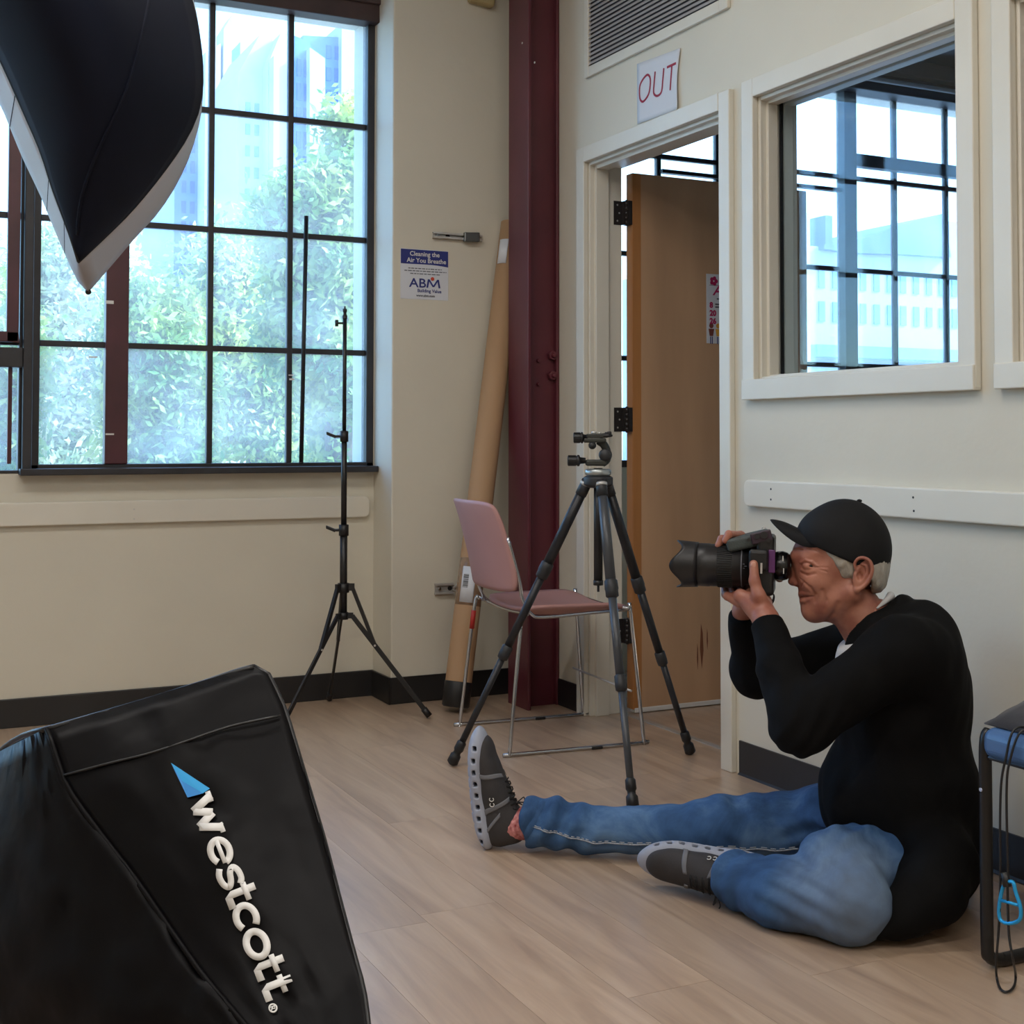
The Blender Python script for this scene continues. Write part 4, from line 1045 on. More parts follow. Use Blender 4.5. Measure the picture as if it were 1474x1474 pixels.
# folded dark coat on the seat
M_COAT = mat('dark_folded_cloth', lin(34, 33, 38), .8, bump=.4, bscale=30, var=.25, vscale=9, sheen=.2)
ct = MB(); rows = []
for i in range(25):
    r_ = []
    for k in range(25):
        t = k / 24; u = i / 24
        x = 1.955 + .33 * t; y = 1.905 - .42 * u
        z = .471 + .055 * min(1, t * 3.2) * (1 - .25 * (1 - u)) + .016 * noise.noise(V((x * 14, y * 14, 1))) + .03 * math.sin(pi * t) * math.sin(pi * min(1, u + .1))
        if k in (0, 24) or i in (0, 24): z = .4705
        r_.append(V((x, y, z)))
    rows.append(r_)
ct.grid(rows)
coat = ct.build('folded_coat', M_COAT, solid=.003); tag(coat, 'dark coat folded over the blue seat at the right edge', 'coat')
# lanyard with carabiner
ly = at(1450, 1075, 1, 1.875)
lan = empty('lanyard', V((1.93, 1.86, .0)), 'black cord lanyard with bright blue carabiner hanging from the blue seat', 'lanyard')
xl = 1.925
hp_ = lambda u, v, x=xl: at(u, v, 0, x)
MB().tube([V((1.99, hp_(1458, 1070).y, .478)), V((1.94, hp_(1452, 1085).y, .478)), hp_(1447, 1095, 1.922), hp_(1441, 1130, 1.926), hp_(1439.5, 1190), hp_(1440, 1258), hp_(1438, 1330), hp_(1434, 1385), at(1435, 1408, 2, .004), at(1440, 1423, 2, .004), at(1449, 1428, 2, .004), at(1459, 1421, 2, .004), at(1462, 1405, 2, .004), hp_(1458, 1380), hp_(1452, 1340), hp_(1450, 1262)], .0024, 8, sub=6).build('cord', M_BLK, lan)
MB().tube([V((1.99, hp_(1472, 1070).y, .478)), V((1.94, hp_(1462, 1078).y, .478)), hp_(1453, 1098, 1.922), hp_(1449, 1135, 1.926), hp_(1449.5, 1200), hp_(1451, 1268)], .0024, 8, sub=6).build('cord', M_BLK, lan)
MB().cyl(hp_(1446, 1256), hp_(1450, 1276), .008, n=12).build('cord_end', M_BLKP, lan)
MB().tube([hp_(1447, 1272), hp_(1458, 1270), hp_(1462, 1284), hp_(1469, 1306), hp_(1468, 1323), hp_(1456, 1329), hp_(1442, 1326), hp_(1438, 1312), hp_(1441, 1288)], .0036, 10, closed=True, sub=6).build('carabiner', mat('bright_blue_anodised', lin(40, 160, 220), .35, .4), lan)
MB().tube([hp_(1441, 1296), hp_(1466, 1303)], .0032, 8).build('gate_bar', bpy.data.materials['bright_blue_anodised'], lan)

# ------------------------------------------------------------------ the seated man
import openvdb
PO = V((2.06, 2.33, 0)); F_ = V((-.766, .643, 0)); L_ = V((-.643, -.766, 0))
PA = math.atan2(.643, -.766)
def Q(u, v, l=0.0):
    'photo point (u, v) on the sagittal plane shifted l towards the camera -> local (f, l, z)'
    d = ray(u, v); n = L_; t = ((PO + L_ * l) - EYE).dot(n) / d.dot(n); p = EYE + d * t - PO
    return np.array([p.dot(F_), l, p.z])
class SDF:
    def __init__(s, lo, hi, h):
        s.lo = np.array(lo, float); s.h = h; s.n = np.ceil((np.array(hi) - s.lo) / h).astype(int) + 1
        s.g = np.full(tuple(s.n), .05, np.float32)
    def _win(s, lo, hi):
        a = np.maximum(0, np.floor((np.array(lo) - s.lo) / s.h).astype(int)); b = np.minimum(s.n, np.ceil((np.array(hi) - s.lo) / s.h).astype(int) + 1)
        if (b <= a).any(): return None
        ax = [np.arange(a[i], b[i]) * s.h + s.lo[i] for i in range(3)]
        X = np.meshgrid(*ax, indexing='ij', sparse=True)
        return (slice(a[0], b[0]), slice(a[1], b[1]), slice(a[2], b[2])), X
    def _apply(s, sl, d, k, sub):
        g = s.g[sl]; d = d.astype(np.float32)
        if sub: d = -d; hh = np.clip(.5 - .5 * (d - g) / k, 0, 1) if k > 0 else None
        if k <= 0: s.g[sl] = np.maximum(g, d) if sub else np.minimum(g, d); return
        if sub:
            hh = np.clip(.5 + .5 * (d - g) / k, 0, 1); s.g[sl] = g * (1 - hh) + d * hh + k * hh * (1 - hh)
        else:
            hh = np.clip(.5 + .5 * (d - g) / k, 0, 1); s.g[sl] = d * (1 - hh) + g * hh - k * hh * (1 - hh)
    def cap(s, a, b, ra, rb=None, k=.01, sub=False):
        rb = ra if rb is None else rb; a = np.array(a, float); b = np.array(b, float); m = max(ra, rb) + k + 4 * s.h
        w = s._win(np.minimum(a, b) - m, np.maximum(a, b) + m)
        if w is None: return s
        sl, X = w; ba = b - a; l2 = max((ba * ba).sum(), 1e-9)
        t = np.clip(((X[0] - a[0]) * ba[0] + (X[1] - a[1]) * ba[1] + (X[2] - a[2]) * ba[2]) / l2, 0, 1)
        d = np.sqrt((X[0] - a[0] - t * ba[0]) ** 2 + (X[1] - a[1] - t * ba[1]) ** 2 + (X[2] - a[2] - t * ba[2]) ** 2) - (ra + (rb - ra) * t)
        s._apply(sl, d, k, sub); return s
    def ell(s, c, r, k=.01, rot=None, sub=False):
        c = np.array(c, float); r = np.array([r] * 3 if np.isscalar(r) else r, float); m = r.max() + k + 4 * s.h
        w = s._win(c - m, c + m)
        if w is None: return s
        sl, X = w; q = [X[i] - c[i] for i in range(3)]
        if rot is not None: q = [q[0] * rot[i][0] + q[1] * rot[i][1] + q[2] * rot[i][2] for i in range(3)]
        k0 = np.sqrt(sum((q[i] / r[i]) ** 2 for i in range(3))) + 1e-9; k1 = np.sqrt(sum((q[i] / r[i] ** 2) ** 2 for i in range(3))) + 1e-9
        s._apply(sl, k0 * (k0 - 1) / k1, k, sub); return s
    def box(s, c, hx, r, k=.005, rot=None, sub=False):
        c = np.array(c, float); hx = np.array(hx, float); m = np.linalg.norm(hx) + r + k + 4 * s.h
        w = s._win(c - m, c + m)
        if w is None: return s
        sl, X = w; q = [X[i] - c[i] for i in range(3)]
        if rot is not None: q = [q[0] * rot[i][0] + q[1] * rot[i][1] + q[2] * rot[i][2] for i in range(3)]
        q = [np.abs(q[i]) - hx[i] for i in range(3)]
        d = np.sqrt(sum(np.maximum(x, 0) ** 2 for x in q)) + np.minimum(np.maximum(np.maximum(q[0], q[1]), q[2]), 0) - r
        s._apply(sl, d, k, sub); return s
    def path(s, P, R, k=.01, sub=False):
        for i in range(len(P) - 1): s.cap(P[i], P[i + 1], R[i], R[i + 1], k, sub)
        return s
    def half(s, n, d0, lo, hi):
        'cut away n.x > d0 inside the window'
        w = s._win(lo, hi); sl, X = w; n = np.array(n, float); n /= np.linalg.norm(n)
        d = (X[0] * n[0] + X[1] * n[1] + X[2] * n[2] - d0).astype(np.float32)
        g = s.g[sl]; k = .005; hh = np.clip(.5 + .5 * (d - g) / k, 0, 1); s.g[sl] = g * (1 - hh) + d * hh + k * hh * (1 - hh); return s
    def mesh(s, name, m, parent=None, disp=None, smooth_it=0):
        g = openvdb.FloatGrid(.05); s.g[0], s.g[-1] = .05, .05; s.g[:, 0], s.g[:, -1] = .05, .05; s.g[:, :, 0], s.g[:, :, -1] = .05, .05
        g.copyFromArray(np.clip(s.g, -4 * s.h, 4 * s.h) * 1.0)
        p, q = g.convertToQuads(0.0)
        p = np.array(p, np.float64) * s.h + s.lo
        me = bpy.data.meshes.new(name); me.vertices.add(len(p)); me.vertices.foreach_set('co', p.astype(np.float32).ravel())
        q = np.array(q, np.int32); me.loops.add(q.size); me.loops.foreach_set('vertex_index', q.ravel())
        me.polygons.add(len(q)); me.polygons.foreach_set('loop_start', np.arange(0, q.size, 4, dtype=np.int32))
        me.update(); me.validate()
        me.polygons.foreach_set('use_smooth', [True] * len(me.polygons))
        if disp is not None:
            nn = np.empty(len(me.vertices) * 3, np.float32); me.vertices.foreach_get('normal', nn); nn = nn.reshape(-1, 3)
            co = np.empty(len(me.vertices) * 3, np.float32); me.vertices.foreach_get('co', co); co = co.reshape(-1, 3)
            co = co + nn * disp(co)[:, None]; me.vertices.foreach_set('co', co.astype(np.float32).ravel()); me.update()
        # drop tiny loose shells
        return link(name, me, m, parent, local=True)
def nz3(co, sc, seed=0):
    return np.array([noise.noise(V((c[0] * sc[0] + seed, c[1] * sc[1], c[2] * sc[2]))) for c in co])
def skin_mat():
    m = bpy.data.materials.new('weathered_skin'); m.use_nodes = True; n = m.node_tree.nodes; L = m.node_tree.links
    p = n['Principled BSDF']; p.inputs['Roughness'].default_value = .48; p.inputs['Subsurface Weight'].default_value = .12
    p.inputs['Subsurface Radius'].default_value = (.012, .005, .003); p.inputs['Subsurface Scale'].default_value = .6
    tc = n.new('ShaderNodeTexCoord'); a = n.new('ShaderNodeTexNoise'); a.inputs['Scale'].default_value = 22; a.inputs['Detail'].default_value = 5
    L.new(tc.outputs['Object'], a.inputs[0]); r = n.new('ShaderNodeValToRGB'); e = r.color_ramp.elements
    e[0].position = .34; e[0].color = lin(140, 84, 70); e[1].position = .66; e[1].color = lin(172, 116, 96)
    L.new(a.outputs[0], r.inputs[0]); L.new(r.outputs[0], p.inputs['Base Color'])
    b = n.new('ShaderNodeTexNoise'); b.inputs['Scale'].default_value = 260; L.new(tc.outputs['Object'], b.inputs[0])
    bp = n.new('ShaderNodeBump'); bp.inputs['Strength'].default_value = .25; bp.inputs['Distance'].default_value = .001; L.new(b.outputs[0], bp.inputs['Height']); L.new(bp.outputs[0], p.inputs['Normal'])
    return m
M_SKIN = skin_mat()
M_SWEAT = mat('black_knit', lin(8, 8, 9), .85, spec=.15, bump=.3, bscale=260, var=.2, vscale=12, bdist=.001)
M_CAP = mat('black_cap_cotton', lin(15, 15, 17), .8, spec=.3, bump=.3, bscale=300, var=.15, vscale=20, bdist=.001)
M_HAIR = mat('silver_hair', lin(160, 154, 144), .6, bump=1.0, bscale=120, var=.2, vscale=60, stretch=(1, 1, .35), bdist=.004)
M_SHIRT = mat('white_tee_shirt', lin(196, 196, 198), .8)
def jeans_mat():
    m = bpy.data.materials.new('faded_blue_denim'); m.use_nodes = True; n = m.node_tree.nodes; L = m.node_tree.links
    p = n['Principled BSDF']; p.inputs['Roughness'].default_value = .8; p.inputs['Specular IOR Level'].default_value = .2
    tc = n.new('ShaderNodeTexCoord'); a = n.new('ShaderNodeTexNoise'); a.inputs['Scale'].default_value = 5.5; a.inputs['Detail'].default_value = 7; a.inputs['Roughness'].default_value = .65; a.inputs['Distortion'].default_value = .6
    L.new(tc.outputs['Object'], a.inputs[0]); r = n.new('ShaderNodeValToRGB'); e = r.color_ramp.elements
    e[0].position = .3; e[0].color = lin(30, 54, 88); e[1].position = .74; e[1].color = lin(100, 132, 168)
    q = e.new(.52); q.color = lin(58, 90, 132)
    L.new(a.outputs[0], r.inputs[0])
    # worn pale patch over the bent knee
    vm = n.new('ShaderNodeVectorMath'); vm.operation = 'DISTANCE'; vm.inputs[1].default_value = tuple(KNEE); L.new(tc.outputs['Object'], vm.inputs[0])
    mr = n.new('ShaderNodeMapRange'); mr.inputs[1].default_value = .06; mr.inputs[2].default_value = .17; mr.inputs[3].default_value = .4; mr.inputs[4].default_value = 0; L.new(vm.outputs['Value'], mr.inputs[0])
    mx = n.new('ShaderNodeMix'); mx.data_type = 'RGBA'; L.new(mr.outputs[0], mx.inputs[0]); L.new(r.outputs[0], mx.inputs[6]); mx.inputs[7].default_value = lin(142, 152, 158)
    w = n.new('ShaderNodeTexWave'); w.inputs['Scale'].default_value = 190; w.inputs['Distortion'].default_value = 1.5; w.bands_direction = 'DIAGONAL'; L.new(tc.outputs['Object'], w.inputs[0])
    L.new(mx.outputs[2], p.inputs['Base Color'])
    n.remove(w)
    return m

# joints (photo points on sagittal planes)
HIPF, HIPN = Q(1295, 1205, -.09), Q(1318, 1238, .09)
KNF, ANF = Q(1035, 1192, -.105), Q(775, 1187, -.105)
KNEE = np.array([.060, .310, .080]); ANN = Q(1052, 1262, .165)
SHF, SHN = Q(1262, 930, -.185), Q(1300, 940, .185)
ELN, WRN = Q(1152, 1040, .235), Q(1103, 893, .085)
ELF, WRF = Q(1088, 966, -.20), Q(1072, 880, -.115)
# ---- body
B = SDF((-.30, -.36, -.005), (1.02, .47, 1.03), .0031)
# trunk
B.ell(Q(1310, 1215), (.135, .16, .10), .03).ell(Q(1300, 1110), (.125, .15, .15), .03).ell(Q(1290, 990), (.115, .16, .13), .04)
B.cap(SHF, SHN, .058, .058, .04).cap(Q(1283, 940), Q(1262, 900), .07, .06, .03)
# legs
B.path([HIPF, KNF, ANF], [.070, .045, .027], .03); B.path([HIPN, KNEE + [.01, -.06, .01], KNEE, ANN], [.070, .055, .045, .027], .03)
# arms
B.path([SHN, ELN, WRN], [.05, .038, .026], .02); B.path([SHF, ELF, WRF], [.05, .038, .026], .02)
man_eye = []
def head_shape(B):
    B.path([Q(1226, 868), Q(1266, 930)], [.056, .062], .02)
    B.ell(Q(1217, 794), (.094, .077, .088), .01)
    B.ell(Q(1190, 803), (.079, .068, .070), .02).ell(Q(1190, 842), (.064, .059, .072), .03)
    B.ell(Q(1184, 868), (.042, .046, .036), .025)
    B.cap(Q(1168, 880, -.012), Q(1168, 880, .012), .020, .020, .018)
    for s_ in (-1, 1):
        B.cap(Q(1173, 881, s_ * .022), Q(1226, 853, s_ * .056), .018, .022, .022)       # jaw
        B.ell(Q(1174, 838, s_ * .040), (.026, .024, .024), .018)                        # cheek
    B.path([Q(1160, 803, -.044), Q(1147.5, 800, -.022), Q(1145.5, 802, 0), Q(1147.5, 800, .022), Q(1160, 803, .044)], [.0065, .009, .008, .009, .0065], .014)
    B.path([Q(1148, 806), Q(1145, 822), Q(1143.5, 834)], [.0095, .0088, .0105], .010)    # nose
    B.ell(Q(1142, 837), (.0125, .0125, .010), .006)
    for s_ in (-1, 1): B.ell(Q(1147, 839.5, s_ * .0125), (.0095, .0075, .008), .004)
    base = B.g.copy()
    def on(u, v, off=0.0):
        'near-side skin point seen at photo (u, v), sunk by off'
        for l in np.arange(.115, -.02, -.0012):
            q = Q(u, v, l); i = tuple(np.round((q - B.lo) / B.h).astype(int))
            if base[i] < 0: return np.array([q[0], l, q[2]]) - np.array([0, off, 0])
        return Q(u, v, .0)
    def both(fn):
        for s_ in (1, -1): fn(lambda u, v, off=0.0: on(u, v, off) * np.array([1, s_, 1]))
    def feats(P):
        B.ell(P(1160, 812, -.004), (.013, .010, .0085), .009, sub=True)            # socket
        B.ell(P(1178, 806, -.010), (.018, .012, .014), .016, sub=True)             # temple hollow
        B.ell(P(1165, 815.5, .0100), (.0150, .0125, .0110), .004)                  # lids over the eyeball
        B.path([P(1153, 810, .001), P(1160, 806.5, .002), P(1169, 809.5, .0022), P(1177, 815.5, .0025)], [.0028, .0036, .0032, .0016], .003)     # hooded lid
        B.path([P(1158.5, 814.8, .003), P(1163, 814.2, .001), P(1168, 814.8, .001), P(1173, 816.6, .001)], [.0020, .0027, .0025, .0010], .0012, sub=True)  # eye slit
        B.path([P(1154, 820, .001), P(1162, 823.5, .001), P(1172, 821.5, .001)], [.0022, .0028, .0018], .004)
        B.path([P(1153, 824.5, -.001), P(1162, 828, -.001), P(1174, 826, -.001)], [.0012, .0018, .001], .004, sub=True)
        for a_ in ((1176, 816.5, 1192, 817), (1176.5, 819, 1190, 823), (1176, 813.5, 1188, 809)):
            B.path([P(a_[0], a_[1], .0), P((a_[0] + a_[2]) / 2, (a_[1] + a_[3]) / 2, .0), P(a_[2], a_[3], -.0005)], [.0009, .0011, .0006], .003, sub=True)
        B.path([P(1151.5, 833, 0), P(1156, 838, -.0005), P(1154, 844, -.0005)], [.0012, .0018, .0012], .003, sub=True)
        B.ell(P(1149.5, 843.5, .002), (.0042, .0040, .0026), .0015, sub=True)
        B.path([P(1157, 838, 0), P(1166, 846, -.0005), P(1173, 856, -.0005), P(1173, 866, -.001)], [.0010, .0016, .0014, .0008], .007, sub=True)
        B.path([P(1184, 850, -.0005), P(1188, 864, -.0005), P(1186, 878, -.001)], [.0006, .0010, .0006], .009, sub=True)
        B.path([P(1163, 789, 0), P(1175, 793, 0), P(1184, 799, 0)], [.0010, .0014, .0008], .004, sub=True)
        B.path([P(1206, 868, 0), P(1200, 884, 0), P(1190, 893, 0)], [.0006, .0014, .0006], .010, sub=True)
        B.path([P(1166, 855.2, .001), P(1158, 854.8, .001), P(1152.5, 855, .0)], [.0025, .0042, .0048], .004)      # upper lip
        B.path([P(1165, 862.5, .001), P(1159, 864.5, .001), P(1154.5, 865, .0)], [.003, .0052, .0055], .004)       # lower lip
        B.path([P(1171.5, 858.4, -.0002), P(1162, 858.8, 0), P(1154, 859.5, 0), P(1150, 860, 0)], [.0014, .0016, .0018, .0018], .0014, sub=True)
        B.path([P(1172, 860, 0), P(1173.5, 865, 0)], [.0016, .0012], .003, sub=True)
    both(feats)
    for v_ in (777, 784, 791):
        B.path([Q(1163, v_ + 2, -.052), Q(1147, v_, -.034), Q(1138.5 + (791 - v_) * .25, v_, 0), Q(1147, v_, .034), Q(1163, v_ + 2, .052)], [.001, .0016, .0016, .0016, .001], .004, sub=True)
    B.cap(Q(1154, 856, -.012), Q(1154, 856, .012), .0060, .0060, .008); B.cap(Q(1156, 865.5, -.012), Q(1156, 865.5, .012), .0066, .0066, .006)
    B.cap(Q(1148, 860.4, -.013), Q(1148, 860.4, .013), .0022, .0022, .0018, sub=True)
    B.cap(Q(1157, 874, -.014), Q(1157, 874, .014), .0026, .0026, .006, sub=True)
    for s_ in (-1, 1):        # ears
        rot = [[.95, 0, .31], [0, 1, 0], [-.31, 0, .95]]
        B.ell(Q(1241, 827, s_ * .077), (.0185, .0085, .0345), .008, rot=rot)
        B.ell(Q(1241, 826, s_ * .0875), (.0125, .0075, .023), .002, rot=rot, sub=True)
        hx = [V(Q(u, v, s_ * l)) for u, v, l in ((1236, 826, .079), (1231, 817, .082), (1231, 809, .084), (1237, 803.5, .086), (1245, 803.5, .088), (1252, 808, .089), (1255.5, 817, .089), (1254, 828, .087), (1249, 838, .084), (1241, 846, .082), (1235, 849, .080))]
        hx = [np.array(p) for p in smooth_path(hx, 4)]
        B.path(hx, list(np.interp(np.linspace(0, 1, len(hx)), [0, .3, .6, 1], [.0022, .0034, .0036, .004])), .002)
        ah = [np.array(p) for p in smooth_path([V(Q(u, v, s_ * l)) for u, v, l in ((1240, 812, .083), (1246, 814, .084), (1248, 823, .083), (1245, 832, .082), (1239, 838, .081))], 4)]
        B.path(ah, [.0024] * len(ah), .002)
        B.ell(Q(1238, 829, s_ * .084), (.0065, .009, .010), .002, sub=True)
        B.ell(Q(1231, 828, s_ * .079), (.0038, .005, .0065), .002)
        B.ell(Q(1234, 849, s_ * .077), (.0075, .006, .009), .005)
    man_eye.append(on(1166, 815.3, .0100))
def hands_shape(B):
    # left hand (near): palm under the lens, thumb up the near side
    B.path([WRN, Q(1088, 872, .060), Q(1066, 858, .050)], [.027, .026, .0165], .014)
    B.path([WRN, Q(1095, 868, .030), Q(1082, 858, .015)], [.024, .023, .019], .014)
    B.path([Q(1100, 876, .07), Q(1092, 858, .078), Q(1086, 836, .073), Q(1085, 812, .066)], [.019, .0155, .0115, .0098], .008)
    for i, (u, w_) in enumerate([(1082, .0092), (1070, .0096), (1058, .0092), (1047, .0082)]):
        B.path([Q(1088 - i * 7, 866 + i, .040 - i * .004), Q(u, 858, .010), Q(u - 3, 856, -.028), Q(u - 5, 838, -.056), Q(u - 6, 820, -.060)], [.0125, w_ + .0015, w_ + .0005, w_, w_ - .001], .004)
    # right hand (far): behind the body of the camera, fingers wrapped over the grip on top
    B.path([WRF, Q(1082, 835, -.085), Q(1085, 795, -.075)], [.026, .028, .022], .014)
    B.path([WRF, Q(1098, 835, -.080), Q(1102, 792, -.065)], [.022, .024, .020], .014)
    for i, (l_, w_, us, vs) in enumerate([(.032, .0088, 1049, 769), (.012, .0092, 1039, 776), (-.010, .0092, 1040, 778), (-.030, .0085, 1042, 780)]):
        B.path([Q(1088, 790, -.062), Q(1066, 771, -.058 + .35 * (l_ + .058)), Q(us, vs, l_), Q(us - 5, vs + 9, l_ + .004)], [.014, w_ + .001, w_, w_ - .0012], .004)
    B.path([Q(1104, 800, -.06), Q(1114, 812, -.048), Q(1122, 832, -.040)], [.014, .0115, .010], .006)
def add_mesh(main, extra):
    bm = bmesh.new(); bm.from_mesh(main.data); bm.from_mesh(extra.data); bm.to_mesh(main.data); bm.free(); d = extra.data; bpy.data.objects.remove(extra); bpy.data.meshes.remove(d)
B.path([Q(1240, 890), Q(1266, 930)], [.044, .056], .02)
man = B.mesh('person', M_SKIN)
HB = SDF((-.16, -.13, .53), (.24, .13, .99), .0018); head_shape(HB); add_mesh(man, HB.mesh('head', None))
HB = SDF((.14, -.17, .57), (.42, .13, .86), .0019); HB.cap(WRN + (ELN - WRN) * .12, WRN, .027, .026, .01).cap(WRF + (ELF - WRF) * .15, WRF, .027, .026, .01); hands_shape(HB); add_mesh(man, HB.mesh('hands', None))
man.location = PO; man.rotation_euler = (0, 0, PA)
tag(man, 'seated person in black cap, black sweater and blue jeans aiming a camera, one leg outstretched', 'person')
PR = man
MB().ball(Q(1084.5, 813, .0755), .0062, .0022, .0075, n=10).build('thumbnail', mat('nail', lin(196, 146, 130), .3), PR, local=True)
# eyes
for s_ in (-1, 1):
    c_ = man_eye[0] * np.array([1, s_, 1])
    MB().ball(c_, .0125, .0108, .0098, n=12).build('eye', mat('dark_eye', lin(30, 22, 20), .2), PR, local=True)
# ---- hair
Hh = SDF((-.12, -.12, .60), (.32, .12, 1.02), .0025)
Hh.ell(Q(1218, 797), (.098, .0815, .088), 0)
Hh.ell(Q(1255, 824), (.034, .068, .044), .02).ell(Q(1262, 836), (.020, .056, .024), .012)
for s_ in (-1, 1):
    Hh.cap(Q(1222, 800, s_ * .072), Q(1213, 812, s_ * .074), .010, .007, .008)
Hh.ell(Q(1164, 836), (.078, .2, .085), .008, sub=True)
Hh.box(Q(1220, 885), (.044, .2, .080), .008, .006, sub=True)
for s_ in (-1, 1): Hh.ell(Q(1240, 832, s_ * .085), (.020, .02, .030), .004, sub=True)
Hh.mesh('hair', M_HAIR, PR, disp=lambda co: nz3(co, (90, 90, 40)) * .0022)
# ---- cap
K = SDF((-.16, -.14, .64), (.40, .14, 1.05), .0026)
rt_ = math.radians(17); RC = [[math.cos(rt_), 0, -math.sin(rt_)], [0, 1, 0], [math.sin(rt_), 0, math.cos(rt_)]]
RC = [[math.cos(rt_), 0, math.sin(rt_)], [0, 1, 0], [-math.sin(rt_), 0, math.cos(rt_)]]
K.ell(Q(1216, 789), (.104, .089, .112), 0)
K.ell(Q(1190, 770), (.066, .076, .055), .02)
# cut below the band line  (1143,769) -> (1268,824)
a_, b_ = Q(1141, 769), Q(1268, 824); t_ = b_ - a_; nrm = np.array([t_[2], 0, -t_[0]]); nrm /= np.linalg.norm(nrm)
if nrm[2] > 0: nrm = -nrm
K.half(nrm, nrm.dot(a_), (-.16, -.14, .64), (.40, .14, 1.05))
K.ell(Q(1216, 800), (.093, .0775, .090), .0, sub=True)
crown = K.mesh('cap', M_CAP, PR)
bt = Q(1237, 721); MB().ball(V(bt), .006, .006, .004).build('cap_button', M_CAP, crown, local=True)
# brim : curved plate
rows = []
for i in range(17):
    a = -1 + i / 8; r_ = []
    for k in range(9):
        t = k / 8
        root_ = np.array(Q(1160, 776)) + [0, 0, 0]; 
        l_ = a * .078 * (1 - .12 * t ** 2) * (1 if t < 1 else 1)
        reach = .088 * (1 - abs(a) ** 2.6)
        p0_ = Q(1152 + 38 * a * a, 765 + 17 * a * a); tip = Q(1108, 748)
        f0 = p0_[0]; z0 = p0_[2]
        f1 = f0 + (tip[0] - Q(1152, 765)[0]) * (1 - abs(a) ** 3.4); z1_ = z0 + (tip[2] - Q(1152, 765)[2]) * (1 - abs(a) ** 3.4) 
        r_.append(V((f0 + (f1 - f0) * t, l_, z0 + (z1_ - z0) * t + .006 * math.sin(pi * t) - .050 * a * a * t * (1 - a ** 8))))
    rows.append(r_)
brim = MB().grid(rows).build('brim', M_CAP, crown, local=True, solid=.0045, subsurf=1)
# white tee collar at the nape
MB().tube([V(Q(1262, 876, -.046)), V(Q(1276, 864, -.028)), V(Q(1282, 858, 0)), V(Q(1276, 864, .028)), V(Q(1262, 876, .046))], [.002, .007, .010, .007, .002], 10, sub=6).build('tee_collar', M_SHIRT, PR, local=True)
# ---- tee shirt collar and sweater
T = SDF((-.25, -.24, .45), (.25, .24, .92), .003)
T.path([Q(1248, 896), Q(1275, 940)], [.064, .09], .0).cap(Q(1255, 955, -.05), Q(1255, 955, .05), .08, .08, .03)
nrm = np.array([.42, 0, .91]); c_ = Q(1214, 922)
T.half(nrm, (nrm / np.linalg.norm(nrm)).dot(c_) - .004, (-.25, -.24, .45), (.25, .24, .92))
T.mesh('tee_shirt', M_SHIRT, PR)
W = SDF((-.32, -.38, .0), (.42, .40, .92), .0030)
def wr_(x): return x
W.ell(Q(1312, 1225), (.150, .178, .135), .03).ell(Q(1302, 1130), (.163, .182, .17), .05).ell(Q(1298, 1010), (.150, .180, .16), .05)
W.ell(Q(1220, 1150, 0), (.06, .13, .10), .05)
W.cap(SHF, SHN, .076, .076, .05).path([Q(1285, 960), Q(1262, 910)], [.105, .082], .03)
W.path([Q(1322, 905, -.06), Q(1322, 905, .06)], [.062, .062], .03)
W.path([SHN, ELN], [.074, .060], .03).path([ELN, Q(1126, 965, .165), WRN + (ELN - WRN) * .06], [.060, .046, .036], .03)
W.path([SHF, ELF], [.072, .058], .03).path([ELF, WRF + (ELF - WRF) * .08], [.056, .040], .03)
W.ell(Q(1150, 1056, .24), (.045, .045, .035), .03)
W.ell(Q(1335, 955, .08), (.075, .13, .11), .06)
# hood fabric / collar roll at the nape
W.cap(Q(1300, 868, -.045), Q(1300, 868, .045), .020, .020, .012)
# neck opening with a V at the front
nk = Q(1238, 880)
W.path([Q(1228, 850), Q(1254, 912)], [.066, .066], .010, sub=True)
W.path([Q(1200, 912), Q(1232, 905)], [.030, .056], .012, sub=True)
W.path([Q(1200, 938), Q(1214, 915)], [.010, .030], .012, sub=True)
W.path([Q(1352, 1245, .17), Q(1338, 1285, .25), Q(1300, 1318, .30), Q(1268, 1340, .33)], [.085, .062, .038, .018], .04)
W.half([0, 0, -1], -.004, (-.32, -.38, .0), (.42, .38, .92))
# flat cuff ends
d_ = (WRN - ELN); d_ /= np.linalg.norm(d_); W.half(d_, d_.dot(WRN - d_ * .004), WRN - .07, WRN + .07)
d_ = (WRF - ELF); d_ /= np.linalg.norm(d_); W.half(d_, d_.dot(WRF - d_ * .006), WRF - .07, WRF + .05)
def wd(co):
    a = nz3(co, (9, 9, 5)) * .006 + nz3(co, (26, 26, 14), 5) * .0035
    dn = np.linalg.norm(co - ELN, axis=1); a += np.exp(-(dn / .09) ** 2) * np.sin(co @ np.array([150, 60, 90.])) * .003
    dn = np.linalg.norm(co - (WRN + ELN) / 2, axis=1); a += np.exp(-(dn / .07) ** 2) * np.sin(co @ np.array([-60, 40, 190.])) * .0022
    return a
sweater = W.mesh('sweater', M_SWEAT, PR, disp=wd)
q = sweater.modifiers.new('relax', 'SMOOTH'); q.factor = .5; q.iterations = 5
